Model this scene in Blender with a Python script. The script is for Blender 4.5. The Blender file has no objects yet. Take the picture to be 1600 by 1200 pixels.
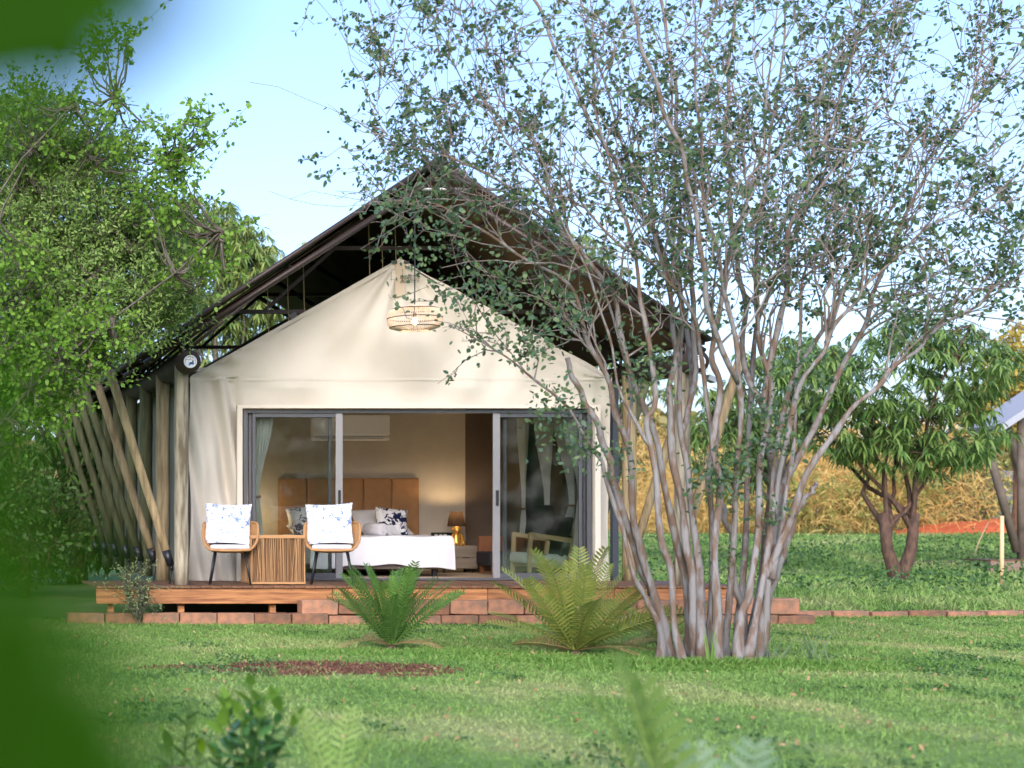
import bpy, math, random
import numpy as np
from mathutils import Matrix, Vector, Euler
R = math.radians
rng = np.random.default_rng(7)
random.seed(7)
sc = bpy.context.scene
col = sc.collection

# ------------------------------------------------------------------ camera, sky, sun, exposure
F = 2520.0; X0 = -150.0; Y0 = 810.0; H = 1.2          # focal length in px of the 1600 px frame, principal point, eye height
cd = bpy.data.cameras.new('camera'); cam = bpy.data.objects.new('camera', cd); col.objects.link(cam)
cam.location = (0, 0, H); cam.rotation_euler = (R(90), 0, 0)
cd.sensor_width = 36.0; cd.lens = F / 1600 * 36
cd.shift_x = (800 - X0) / 1600; cd.shift_y = (Y0 - 600) / 1600
cd.clip_start = 0.05; cd.clip_end = 2000
cd.dof.use_dof = True; cd.dof.focus_distance = 17.5; cd.dof.aperture_fstop = 2.1
sc.camera = cam

SUN_EL, SUN_AZ = 24.0, 196.0                            # hazy soft sun behind the camera, a little to its left
w = bpy.data.worlds.new('World'); sc.world = w; w.use_nodes = True
nt = w.node_tree
sky = nt.nodes.new('ShaderNodeTexSky'); sky.sky_type = 'NISHITA'; sky.sun_disc = False
sky.sun_elevation = R(SUN_EL); sky.sun_rotation = R(SUN_AZ); sky.altitude = 300
sky.air_density = 1.0; sky.dust_density = 3.5; sky.ozone_density = 4.5
hz = nt.nodes.new('ShaderNodeMix'); hz.data_type = 'RGBA'; hz.blend_type = 'MULTIPLY'; hz.inputs[0].default_value = 1.0
hz.inputs[7].default_value = (1.05, .955, 1.0, 1)        # the evening haze is a little lavender
nt.links.new(sky.outputs[0], hz.inputs[6]); nt.links.new(hz.outputs[2], nt.nodes['Background'].inputs[0])
nt.nodes['Background'].inputs[1].default_value = 0.14
sd = bpy.data.lights.new('sun', 'SUN'); sun = bpy.data.objects.new('sun', sd); col.objects.link(sun)
sd.energy = 1.7; sd.angle = R(60); sd.color = (1.0, 0.96, 0.91)
_d = Vector((math.sin(R(SUN_AZ)) * math.cos(R(SUN_EL)), math.cos(R(SUN_AZ)) * math.cos(R(SUN_EL)), math.sin(R(SUN_EL))))
sun.rotation_euler = _d.to_track_quat('Z', 'Y').to_euler(); sun.location = (-5, -20, 20)
sc.view_settings.view_transform = 'Standard'; sc.view_settings.look = 'None'
sc.view_settings.gamma = 1.0; sc.view_settings.use_curve_mapping = False
sc.view_settings.exposure = 1.55
sc.cycles.max_bounces = 8; sc.cycles.transparent_max_bounces = 12
sc.cycles.use_denoising = True

def P(px, py, D):
    """a point of the place D metres in front of the eye that is seen at (px, py)"""
    return Vector(((px - X0) / F * D, D, H - (py - Y0) / F * D))
def PX(px, D): return (px - X0) / F * D
def PZ(py, D): return H - (py - Y0) / F * D

# ------------------------------------------------------------------ helpers
def lin(c):
    return tuple(((v / 12.92) if v <= .04045 else ((v + .055) / 1.055) ** 2.4) for v in c)
def mat(name, base, var=None, rough=.65, scale=6, stretch=(1, 1, 1), bump=0., bscale=60, metal=0., objrand=0., spec=.3,
        transl=0., island=False, noise_amt=1., sharp=.15, emit=None, estr=0.):
    m = bpy.data.materials.new(name); m.use_nodes = True
    n = m.node_tree.nodes; l = m.node_tree.links
    b = n['Principled BSDF']; out = n['Material Output']
    b.inputs['Roughness'].default_value = rough; b.inputs['Metallic'].default_value = metal
    b.inputs['Specular IOR Level'].default_value = spec
    tc = n.new('ShaderNodeTexCoord'); mp = n.new('ShaderNodeMapping'); mp.inputs['Scale'].default_value = stretch
    l.new(tc.outputs['Object'], mp.inputs['Vector'])
    colout = None
    if var is not None:
        mx = n.new('ShaderNodeMix'); mx.data_type = 'RGBA'
        mx.inputs[6].default_value = (*base, 1); mx.inputs[7].default_value = (*var, 1)
        if island:
            g = n.new('ShaderNodeNewGeometry'); l.new(g.outputs['Random Per Island'], mx.inputs[0])
        else:
            nz = n.new('ShaderNodeTexNoise'); nz.inputs['Scale'].default_value = scale; nz.inputs['Detail'].default_value = 6
            l.new(mp.outputs[0], nz.inputs['Vector'])
            mr = n.new('ShaderNodeMapRange'); mr.inputs[1].default_value = .51 - sharp; mr.inputs[2].default_value = .51 + sharp
            mr.inputs[4].default_value = noise_amt
            l.new(nz.outputs[0], mr.inputs[0]); l.new(mr.outputs[0], mx.inputs[0])
        colout = mx.outputs[2]
    if objrand:
        oi = n.new('ShaderNodeObjectInfo'); hs = n.new('ShaderNodeHueSaturation')
        mr2 = n.new('ShaderNodeMapRange'); mr2.inputs[3].default_value = 1 - objrand; mr2.inputs[4].default_value = 1 + objrand
        l.new(oi.outputs['Random'], mr2.inputs[0]); l.new(mr2.outputs[0], hs.inputs['Value'])
        if colout: l.new(colout, hs.inputs['Color'])
        else: hs.inputs['Color'].default_value = (*base, 1)
        colout = hs.outputs[0]
    if colout: l.new(colout, b.inputs['Base Color'])
    else: b.inputs['Base Color'].default_value = (*base, 1)
    if bump:
        nb = n.new('ShaderNodeTexNoise'); nb.inputs['Scale'].default_value = bscale; nb.inputs['Detail'].default_value = 5
        l.new(mp.outputs[0], nb.inputs['Vector'])
        bp = n.new('ShaderNodeBump'); bp.inputs['Strength'].default_value = bump; bp.inputs['Distance'].default_value = .01
        l.new(nb.outputs[0], bp.inputs['Height']); l.new(bp.outputs[0], b.inputs['Normal'])
    if emit:
        b.inputs['Emission Color'].default_value = (*emit, 1); b.inputs['Emission Strength'].default_value = estr
    if transl:
        tr = n.new('ShaderNodeBsdfTranslucent'); ms = n.new('ShaderNodeMixShader'); ms.inputs[0].default_value = transl
        if colout: l.new(colout, tr.inputs[0])
        else: tr.inputs[0].default_value = (*base, 1)
        l.new(b.outputs[0], ms.inputs[1]); l.new(tr.outputs[0], ms.inputs[2]); l.new(ms.outputs[0], out.inputs[0])
    return m

class MB:
    """collects shapes for ONE mesh object"""
    def __init__(s): s.v = []; s.f = []
    def add(s, v, f):
        o = len(s.v); s.v += [tuple(p) for p in v]; s.f += [tuple(i + o for i in q) for q in f]
    def box(s, c, size, rot=None):
        hx, hy, hz = size[0] / 2, size[1] / 2, size[2] / 2
        pts = [Vector((x, y, z)) for x in (-hx, hx) for y in (-hy, hy) for z in (-hz, hz)]
        if rot is not None: pts = [rot @ p for p in pts]
        pts = [p + Vector(c) for p in pts]
        s.add(pts, [(0, 1, 3, 2), (4, 6, 7, 5), (0, 4, 5, 1), (2, 3, 7, 6), (0, 2, 6, 4), (1, 5, 7, 3)])
    def span(s, x0, x1, y0, y1, z0, z1):
        s.box(((x0 + x1) / 2, (y0 + y1) / 2, (z0 + z1) / 2), (abs(x1 - x0), abs(y1 - y0), abs(z1 - z0)))
    def tube(s, pts, rad, n=8, caps=True):
        pts = [Vector(p) for p in pts]
        if not hasattr(rad, '__len__'): rad = [rad] * len(pts)
        v = []; f = []
        for i, p in enumerate(pts):
            t = (pts[min(i + 1, len(pts) - 1)] - pts[max(i - 1, 0)]).normalized()
            ref = Vector((0, 1, 0)) if abs(t.y) < .8 else Vector((1, 0, 0))
            a = t.cross(ref).normalized(); b = t.cross(a)
            for k in range(n):
                an = 2 * math.pi * k / n
                v.append(p + (a * math.cos(an) + b * math.sin(an)) * rad[i])
        for i in range(len(pts) - 1):
            for k in range(n):
                f.append((i * n + k, i * n + (k + 1) % n, (i + 1) * n + (k + 1) % n, (i + 1) * n + k))
        if caps:
            f.append(tuple(range(n))[::-1]); f.append(tuple(range((len(pts) - 1) * n, len(pts) * n)))
        s.add(v, f)
    def bar(s, a, b, wx, wy):
        """a square bar from a to b"""
        a = Vector(a); b = Vector(b); d = b - a
        q = d.to_track_quat('Z', 'Y').to_matrix()
        s.box((a + b) / 2, (wx, wy, d.length), q)
    def lathe(s, prof, c=(0, 0, 0), n=24, ry=1.):
        v = []; f = []
        for r, z in prof:
            for k in range(n):
                an = 2 * math.pi * k / n
                v.append((c[0] + r * math.cos(an), c[1] + r * ry * math.sin(an), c[2] + z))
        for i in range(len(prof) - 1):
            for k in range(n):
                f.append((i * n + k, i * n + (k + 1) % n, (i + 1) * n + (k + 1) % n, (i + 1) * n + k))
        f.append(tuple(range(n))[::-1]); f.append(tuple(range((len(prof) - 1) * n, len(prof) * n)))
        s.add(v, f)
    def grid(s, nu, nv, fn):
        v = [fn(i / nu, j / nv) for j in range(nv + 1) for i in range(nu + 1)]
        f = [(j * (nu + 1) + i, j * (nu + 1) + i + 1, (j + 1) * (nu + 1) + i + 1, (j + 1) * (nu + 1) + i) for j in range(nv) for i in range(nu)]
        s.add(v, f)
    def mesh(s, name, smooth=False):
        me = bpy.data.meshes.new(name); me.from_pydata(s.v, [], s.f); me.update()
        if smooth: me.polygons.foreach_set('use_smooth', [True] * len(me.polygons))
        return me
    def build(s, name, m, parent=None, smooth=False, bevel=0., world=True):
        return link(name, s.mesh(name, smooth), m, parent, bevel, world)

def link(name, me, m, parent=None, bevel=0., world=True):
    o = bpy.data.objects.new(name, me); col.objects.link(o)
    if m is not None and not me.materials: me.materials.append(m)
    if parent is not None:
        o.parent = parent
        if world: o.matrix_parent_inverse = Matrix.Translation(-Vector(parent.location))
    if bevel:
        b = o.modifiers.new('edge', 'BEVEL'); b.width = bevel; b.segments = 2; b.limit_method = 'ANGLE'
    return o
def tag(o, label=None, cat=None, group=None, kind=None):
    if label: o['label'] = label
    if cat: o['category'] = cat
    if group: o['group'] = group
    if kind: o['kind'] = kind
    return o
def empty(name, loc, label=None, cat=None, group=None, rz=0):
    o = bpy.data.objects.new(name, None); col.objects.link(o); o.location = loc; o.rotation_euler = (0, 0, rz)
    o.empty_display_size = .2
    return tag(o, label, cat, group)
def np_mesh(name, V, Fq):
    """V (n,3), Fq (m,k) arrays"""
    me = bpy.data.meshes.new(name)
    V = np.ascontiguousarray(V, dtype=np.float32); Fq = np.ascontiguousarray(Fq, dtype=np.int32)
    m, k = Fq.shape
    me.vertices.add(len(V)); me.vertices.foreach_set('co', V.ravel())
    me.loops.add(m * k); me.loops.foreach_set('vertex_index', Fq.ravel())
    me.polygons.add(m); me.polygons.foreach_set('loop_start', np.arange(0, m * k, k, dtype=np.int32))
    me.update(calc_edges=True)
    return me
def unit(a): return a / np.maximum(np.linalg.norm(a, axis=-1, keepdims=True), 1e-9)
PROF = {'oval': [.35, .95, 1., .75, .1], 'lance': [.3, .9, 1., .6, .05], 'blade': [1., .85, .5, .04], 'tri': [1., .03]}
def strips(Pb, D, S, L, W, droop, prof='oval'):
    """leaf-like strips, one island each: base, direction, side vector, length, half width, droop"""
    pr = PROF[prof]; k = len(pr); N = len(Pb)
    s = np.linspace(0, 1, k)
    L = np.broadcast_to(L, N)[:, None, None]; W = np.broadcast_to(W, N)[:, None, None]; dr = np.broadcast_to(droop, N)[:, None, None]
    sv = s[None, :, None]
    c = Pb[:, None, :] + L * (sv * D[:, None, :] + dr * sv ** 2 * np.array([0, 0, -1.]))
    off = W * np.array(pr)[None, :, None] * S[:, None, :]
    V = np.stack([c - off, c + off], axis=2).reshape(N, 2 * k, 3)
    q = np.array([[2 * i, 2 * i + 1, 2 * i + 3, 2 * i + 2] for i in range(k - 1)])
    Fq = (np.arange(N)[:, None, None] * (2 * k) + q[None]).reshape(-1, 4)
    return V.reshape(-1, 3), Fq
def rand_dirs(n, up=0.): 
    d = rng.normal(size=(n, 3)); d[:, 2] += up
    return unit(d)
def side_of(D):
    r = rng.normal(size=D.shape); return unit(np.cross(D, r))
def tubes(PT, RD, m=4):
    """many thin tubes at once: PT (N,K,3), RD (N,K)"""
    N, K, _ = PT.shape
    T = np.empty_like(PT); T[:, 1:-1] = PT[:, 2:] - PT[:, :-2]; T[:, 0] = PT[:, 1] - PT[:, 0]; T[:, -1] = PT[:, -1] - PT[:, -2]
    T = unit(T); ref = np.array([.31, .87, .11]); A = unit(np.cross(T, ref)); B = np.cross(T, A)
    an = np.arange(m) * 2 * np.pi / m
    V = PT[:, :, None, :] + RD[:, :, None, None] * (A[:, :, None, :] * np.cos(an)[None, None, :, None] + B[:, :, None, :] * np.sin(an)[None, None, :, None])
    q = np.array([[i * m + k, i * m + (k + 1) % m, (i + 1) * m + (k + 1) % m, (i + 1) * m + k] for i in range(K - 1) for k in range(m)])
    Fq = (np.arange(N)[:, None, None] * (K * m) + q[None]).reshape(-1, 4)
    return V.reshape(-1, 3), Fq
def cat(parts):
    V = []; Fq = []; o = 0
    for v, f in parts:
        V.append(v); Fq.append(f + o); o += len(v)
    return np.concatenate(V), np.concatenate(Fq)
def vnoise(x, y, seed=0):
    """smooth value noise in numpy"""
    r = np.random.default_rng(seed).random((64, 64))
    xi = np.floor(x).astype(int); yi = np.floor(y).astype(int); fx = x - xi; fy = y - yi
    fx = fx * fx * (3 - 2 * fx); fy = fy * fy * (3 - 2 * fy)
    g = lambda a, b: r[a % 64, b % 64]
    return (g(xi, yi) * (1 - fx) + g(xi + 1, yi) * fx) * (1 - fy) + (g(xi, yi + 1) * (1 - fx) + g(xi + 1, yi + 1) * fx) * fy

# ------------------------------------------------------------------ materials
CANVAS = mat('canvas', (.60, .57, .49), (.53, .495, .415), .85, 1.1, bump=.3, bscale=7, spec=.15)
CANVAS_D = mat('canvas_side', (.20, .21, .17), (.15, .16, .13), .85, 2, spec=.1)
FLY = mat('fly_sheet', (.055, .042, .034), (.04, .03, .025), .6, 3, bump=.1, bscale=40)
FLY_IN = mat('fly_underside', (.15, .10, .062), (.11, .073, .046), .8, 2, spec=.1)
STEEL = mat('brown_steel', (.045, .034, .03), None, .45, metal=.3)
ALU = mat('grey_aluminium', (.10, .105, .115), None, .4, metal=.4, spec=.5)
ALU_L = mat('pale_aluminium', (.30, .30, .30), None, .4, metal=.5, spec=.5)
GALV = mat('galvanised_steel', (.30, .33, .36), None, .4, metal=.6)
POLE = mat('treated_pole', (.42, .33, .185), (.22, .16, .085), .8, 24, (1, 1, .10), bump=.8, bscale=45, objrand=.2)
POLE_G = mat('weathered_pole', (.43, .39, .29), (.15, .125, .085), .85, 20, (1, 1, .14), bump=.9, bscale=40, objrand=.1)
POLE_SHADED = mat('shaded_pole', (.10, .105, .05), (.055, .06, .03), .9, 20, (1, 1, .14), bump=.8, bscale=40)  # rear poles: shade and green leaf blur put into a darker olive colour
LOG_D = mat('dark_log', (.045, .033, .025), (.03, .022, .018), .7, 5, (1, .2, 1), bump=.4, bscale=20)
DECKW = mat('deck_timber', (.47, .22, .085), (.22, .09, .038), .55, 14, (.16, 1, 2.0), bump=.5, bscale=30, objrand=.25)
PLANKW = mat('deck_plank', (.20, .10, .05), (.13, .065, .035), .6, 4, (2, .3, 1), bump=.3, objrand=.25)
BLOCK = mat('terracotta_block', (.33, .16, .095), (.18, .115, .08), .9, 9, bump=1., bscale=25, objrand=.32, spec=.15)
WHITE = mat('white_linen', (.70, .70, .725), (.63, .64, .69), .85, 3, bump=.15, bscale=30, spec=.1)
GREYFAB = mat('grey_bed_base', (.20, .175, .165), None, .85, spec=.1)
CURT = mat('curtain_cotton', (.86, .88, .85), (.80, .82, .79), .85, 4, transl=.3, spec=.1)
WALL = mat('beige_wall', (.54, .48, .395), (.49, .435, .355), .85, 4, bump=.1, bscale=150, spec=.1)
DWALL = mat('brown_wall', (.15, .115, .09), (.13, .098, .076), .85, 3, spec=.1)
FLOOR = mat('floor_boards', (.40, .31, .22), None, .6)
ROOM_CEIL = mat('room_ceiling', (.8, .78, .72), None, .8)
HEAD = mat('tan_leather', (.40, .21, .09), (.34, .175, .075), .6, 10, bump=.15, bscale=120)
RATTAN = mat('rattan_cord', (.50, .29, .13), (.36, .19, .08), .6, 30, island=True)
WEAVE = mat('woven_strip', (.47, .28, .13), (.22, .12, .055), .65, 30, island=True)
BLACK = mat('black_metal', (.012, .014, .018), None, .4, spec=.5)
PALEW = mat('pale_oak', (.60, .45, .25), (.50, .36, .19), .55, 6, (1, 1, .2))
GREYW = mat('grey_oak', (.27, .225, .17), (.20, .165, .125), .6, 6, (.2, 1, 2), bump=.1)
CHESW = mat('chestnut_wood', (.27, .11, .05), (.19, .075, .035), .55, 6, (1, 1, .2))
DARKF = mat('charcoal_fabric', (.035, .033, .036), None, .8, spec=.2)
PLASTIC = mat('white_plastic', (.86, .84, .82), None, .4, spec=.4)
GOLD = mat('gilt', (.75, .43, .10), None, .35, metal=.75)
LSHADE = mat('lampshade', (.035, .022, .014), None, .8, transl=.15)
BULB = mat('bulb', (1, .8, .5), None, .4, emit=(1, .66, .3), estr=14)
RLAMP = mat('lamp_rattan', (.78, .66, .52), (.66, .53, .40), .6, island=True)
BAND = mat('lamp_band', (.03, .022, .02), None, .6)
PAINT_W = mat('sign_white', (.82, .84, .86), None, .5)
PAINT_B = mat('sign_blue', (.02, .22, .62), None, .5)
PAINT_K = mat('sign_dark', (.02, .025, .05), None, .6)
INK = mat('canvas_print', (.03, .028, .02), None, .8)
ROPE = mat('rope', (.45, .36, .2), None, .9)
STONE = mat('field_stone', (.20, .17, .13), (.12, .10, .08), .9, 5, bump=.6, bscale=14)
BARK_C = mat('crape_bark', (.20, .195, .192), (.13, .085, .058), .8, 12, (1.4, 1.4, .34), bump=1., bscale=50, noise_amt=.9, sharp=.06)
TWIG = mat('twig_bark', (.235, .215, .205), (.17, .13, .105), .8, 4)
BARK_D = mat('dark_bark', (.11, .065, .045), (.045, .03, .024), .9, 22, (1, 1, .3), bump=.8, bscale=22)
BARK_G = mat('grey_bark', (.11, .10, .08), (.06, .05, .04), .9, 22, (1, 1, .3), bump=.6, bscale=22)
def leafmat(n, a, b, tr=.35, rough=.5): return mat(n, a, b, rough, island=True, transl=tr, spec=.35)
LEAF_C = leafmat('leaf_crape', (.055, .125, .08), (.115, .175, .06), .38)
LEAF_M = leafmat('leaf_mango', (.06, .145, .04), (.21, .31, .085), .34, .4)
LEAF_MY = leafmat('leaf_mango_light', (.10, .19, .05), (.29, .35, .11), .38, .4)
LEAF_F = leafmat('leaf_fine', (.14, .27, .06), (.28, .40, .12), .42)
LEAF_B = leafmat('leaf_bright', (.09, .22, .025), (.22, .38, .05), .45)
LEAF_K = leafmat('leaf_dark', (.05, .12, .025), (.12, .21, .045), .35)
LEAF_Y = leafmat('leaf_yellow', (.42, .29, .035), (.30, .27, .06), .35)
LEAF_P = mat('leaf_near', (.015, .064, .002), (.028, .095, .004), .7, island=True, transl=.5, spec=.04)
DRY = leafmat('dry_grass', (.76, .47, .15), (.62, .48, .19), .4, .8)
CYC_D = leafmat('cycad_green', (.06, .155, .035), (.11, .215, .045), .3, .4)
CYC_Y = leafmat('cycad_olive', (.16, .24, .05), (.29, .31, .07), .35, .45)
CYC_N = leafmat('cycad_new', (.11, .25, .04), (.15, .30, .055), .4, .4)
CYC_O = leafmat('cycad_old', (.24, .17, .07), (.33, .26, .11), .2, .7)
GRASS_T = leafmat('tall_grass', (.09, .24, .035), (.23, .36, .085), .4, .6)
WEED = leafmat('weed_leaf', (.04, .11, .03), (.10, .19, .06), .35)
BUSH_Y = leafmat('bush_yellow', (.20, .26, .06), (.38, .38, .12), .4)
PINK = mat('dry_frond', (.55, .33, .27), None, .8)

def ground_material(name, blade):
    m = bpy.data.materials.new(name); m.use_nodes = True; n = m.node_tree.nodes; l = m.node_tree.links
    b = n['Principled BSDF']; b.inputs['Roughness'].default_value = .85; b.inputs['Specular IOR Level'].default_value = .15
    g = n.new('ShaderNodeNewGeometry')
    mp = n.new('ShaderNodeMapping'); mp.inputs['Scale'].default_value = (1.1, .55, 1); l.new(g.outputs['Position'], mp.inputs[0])
    nz = n.new('ShaderNodeTexNoise'); nz.inputs['Scale'].default_value = .9; nz.inputs['Detail'].default_value = 5; l.new(mp.outputs[0], nz.inputs[0])
    rp = n.new('ShaderNodeValToRGB'); l.new(nz.outputs[0], rp.inputs[0])
    e = rp.color_ramp.elements
    e[0].position = .28; e[0].color = (.12, .23, .06, 1); e[1].position = .74; e[1].color = (.36, .38, .17, 1)
    x = e.new(.5); x.color = (.19, .31, .085, 1)
    c = rp.outputs[0]
    hs = n.new('ShaderNodeHueSaturation'); l.new(c, hs.inputs['Color'])
    if blade:
        mr = n.new('ShaderNodeMapRange'); mr.inputs[3].default_value = .7; mr.inputs[4].default_value = 1.45
        l.new(g.outputs['Random Per Island'], mr.inputs[0]); l.new(mr.outputs[0], hs.inputs['Value'])
        l.new(hs.outputs[0], b.inputs['Base Color'])
        tr = n.new('ShaderNodeBsdfTranslucent'); ms = n.new('ShaderNodeMixShader'); ms.inputs[0].default_value = .4
        l.new(hs.outputs[0], tr.inputs[0]); l.new(b.outputs[0], ms.inputs[1]); l.new(tr.outputs[0], ms.inputs[2])
        l.new(ms.outputs[0], n['Material Output'].inputs[0])
    else:
        hs.inputs['Value'].default_value = .75
        # bare red earth where the turf is worn
        at = n.new('ShaderNodeAttribute'); at.attribute_name = 'earth'
        n2 = n.new('ShaderNodeTexNoise'); n2.inputs['Scale'].default_value = 9; n2.inputs['Detail'].default_value = 6; l.new(g.outputs['Position'], n2.inputs[0])
        er = n.new('ShaderNodeMix'); er.data_type = 'RGBA'; er.inputs[6].default_value = (.16, .07, .04, 1); er.inputs[7].default_value = (.085, .04, .026, 1)
        l.new(n2.outputs[0], er.inputs[0])
        mx = n.new('ShaderNodeMix'); mx.data_type = 'RGBA'; l.new(at.outputs['Fac'], mx.inputs[0])
        l.new(hs.outputs[0], mx.inputs[6]); l.new(er.outputs[2], mx.inputs[7]); l.new(mx.outputs[2], b.inputs['Base Color'])
        bp = n.new('ShaderNodeBump'); bp.inputs['Strength'].default_value = .6; bp.inputs['Distance'].default_value = .03
        l.new(n2.outputs[0], bp.inputs['Height']); l.new(bp.outputs[0], b.inputs['Normal'])
    return m
GROUND = ground_material('turf_ground', False); BLADE = ground_material('turf_blade', True)

def glass_material():
    m = bpy.data.materials.new('door_glass'); m.use_nodes = True; n = m.node_tree.nodes; l = m.node_tree.links
    n.remove(n['Principled BSDF'])
    t = n.new('ShaderNodeBsdfTransparent'); t.inputs[0].default_value = (.90, .92, .915, 1)
    g = n.new('ShaderNodeBsdfGlossy'); g.inputs['Roughness'].default_value = .03; g.inputs[0].default_value = (.9, .95, .95, 1)
    d = n.new('ShaderNodeBsdfDiffuse'); d.inputs[0].default_value = (.5, .5, .48, 1)
    tc = n.new('ShaderNodeTexCoord'); nz = n.new('ShaderNodeTexNoise'); nz.inputs['Scale'].default_value = 3; nz.inputs['Detail'].default_value = 7
    l.new(tc.outputs['Object'], nz.inputs[0])
    mr = n.new('ShaderNodeMapRange'); mr.inputs[1].default_value = .5; mr.inputs[2].default_value = .8; mr.inputs[4].default_value = .07
    l.new(nz.outputs[0], mr.inputs[0])
    fr = n.new('ShaderNodeFresnel'); fr.inputs[0].default_value = 1.5
    a = n.new('ShaderNodeMixShader'); l.new(mr.outputs[0], a.inputs[0]); l.new(t.outputs[0], a.inputs[1]); l.new(d.outputs[0], a.inputs[2])
    f2 = n.new('ShaderNodeMath'); f2.operation = 'MULTIPLY'; f2.inputs[1].default_value = 1.6; l.new(fr.outputs[0], f2.inputs[0])
    b = n.new('ShaderNodeMixShader'); l.new(f2.outputs[0], b.inputs[0]); l.new(a.outputs[0], b.inputs[1]); l.new(g.outputs[0], b.inputs[2])
    l.new(b.outputs[0], n['Material Output'].inputs[0]); return m
GLASS = glass_material()
def print_material(name, ink, ink2, scale, lo, hi):
    """white cotton with a printed pattern"""
    m = bpy.data.materials.new(name); m.use_nodes = True; n = m.node_tree.nodes; l = m.node_tree.links
    b = n['Principled BSDF']; b.inputs['Roughness'].default_value = .85; b.inputs['Specular IOR Level'].default_value = .1
    tc = n.new('ShaderNodeTexCoord')
    nz = n.new('ShaderNodeTexNoise'); nz.inputs['Scale'].default_value = scale; nz.inputs['Detail'].default_value = 4; nz.inputs['Distortion'].default_value = 1.2
    n2 = n.new('ShaderNodeTexNoise'); n2.inputs['Scale'].default_value = scale * .28; n2.inputs['Detail'].default_value = 2
    l.new(tc.outputs['Object'], nz.inputs[0]); l.new(tc.outputs['Object'], n2.inputs[0])
    ad = n.new('ShaderNodeMath'); ad.operation = 'ADD'; l.new(nz.outputs[0], ad.inputs[0]); l.new(n2.outputs[0], ad.inputs[1])
    rp = n.new('ShaderNodeValToRGB'); l.new(ad.outputs[0], rp.inputs[0])
    e = rp.color_ramp.elements
    e[0].position = lo; e[0].color = (.80, .81, .84, 1); e[1].position = hi; e[1].color = (*ink, 1)
    x = e.new((lo + hi) / 2); x.color = (*ink2, 1)
    # the ramp runs over 0..2
    sc_ = n.new('ShaderNodeMath'); sc_.operation = 'MULTIPLY'; sc_.inputs[1].default_value = .5
    l.new(ad.outputs[0], sc_.inputs[0]); l.new(sc_.outputs[0], rp.inputs[0])
    l.new(rp.outputs[0], b.inputs['Base Color']); return m
TOILE = print_material('blue_toile', (.10, .18, .40), (.48, .58, .78), 44, .515, .60)
PALMP = print_material('navy_palm_print', (.012, .018, .06), (.05, .07, .16), 17, .515, .545)

# ------------------------------------------------------------------ ground
def gz(x, y):
    x = np.asarray(x, float); y = np.asarray(y, float)
    t = np.clip((y - 19.6) / 1.0, 0, 1); a = .10 * t
    u = np.clip((y - 28) / 24., 0, 1); a = a + .56 * u * u * (3 - 2 * u)
    a = a + np.clip((y - 52) / 60., 0, 1) * .5
    near = np.clip((y - 2) / 3., 0, 1)
    return a + near * .012 * (vnoise(x * .75 + .4 * y + 7, y * .6 - .2 * x + 3, 3) + .5 * vnoise(x * 2.1, y * 1.7, 4) - .75) * np.where(y < 18, 1, 2.2)
def earth_mask(x, y):
    def ell(cx, cy, rx, ry): return ((x - cx) / rx) ** 2 + ((y - cy) / ry) ** 2
    nn = vnoise(x * 3.1, y * 5.3, 5) * .9 + vnoise(x * 9, y * 14, 6) * .6
    m = np.clip(1.55 - ell(3.4, 12.85, 1.55, .75) - nn * .95, 0, 1)
    for cx, cy, rx, ry in ((PX(612, 14.7), 14.6, .5, .22), (PX(905, 14.1), 14.0, .4, .15), (PX(1110, 13.3), 13.3, .75, .5), (PX(1330, 13.6), 13.6, .8, .12),
                           (PX(1240, 31), 31, .8, .5), (PX(1560, 34), 35, 3.5, 2.0)):
        m = np.maximum(m, np.clip(1.2 - ell(cx, cy, rx, ry) - nn * .6, 0, 1))
    return np.clip(m * 1.6, 0, 1)
xs = np.concatenate([np.linspace(-300, -20, 15), np.linspace(-16, -1, 10), np.arange(-.5, 14, .12), np.arange(14.2, 60, .8), np.linspace(62, 400, 20)])
ys = np.concatenate([np.linspace(-120, -2, 16), np.arange(0, 22, .12), np.arange(22.4, 70, .8), np.linspace(72, 600, 25)])
gx, gy = np.meshgrid(xs, ys); gzv = gz(gx, gy)
V = np.stack([gx, gy, gzv], -1).reshape(-1, 3); nx, ny = len(xs), len(ys)
idx = np.arange(nx * ny).reshape(ny, nx)
Fq = np.stack([idx[:-1, :-1], idx[:-1, 1:], idx[1:, 1:], idx[1:, :-1]], -1).reshape(-1, 4)
me = np_mesh('ground', V, Fq); me.polygons.foreach_set('use_smooth', [True] * len(me.polygons))
at = me.attributes.new('earth', 'FLOAT', 'POINT'); at.data.foreach_set('value', earth_mask(V[:, 0], V[:, 1]).astype(np.float32))
tag(link('ground', me, GROUND), kind='structure')

def in_view(x, y, lo=-60, hi=1660):
    px = X0 + x / y * F
    return (px > lo) & (px < hi)
# mown lawn: short blades as one mass
N = 330000
y = 6.8 + (19.2 - 6.8) * rng.random(N) ** .8; x = rng.uniform(.2, 13.2, N)
keep = in_view(x, y) & (rng.random(N) > earth_mask(x, y) * .96); x, y = x[keep], y[keep]; N = len(x)
hgt = (.018 + .022 * rng.random(N)) * (.7 + .8 * vnoise(x * 1.3, y * 1.9, 9)) * np.where(rng.random(N) < .03, 1.8, 1)
Pb = np.stack([x, y, gz(x, y) - .004], -1)
d = rand_dirs(N, 1.6); d[:, 2] = np.abs(d[:, 2]); S = side_of(d)
V, Fq = strips(Pb, d, S, hgt * 1.3, .0035 + .0004 * y, .3, 'tri')
tag(link('lawn_grass', np_mesh('lawn_grass', V, Fq), BLADE), 'short mown green lawn in front of the tent', 'grass', kind='stuff')
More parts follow.
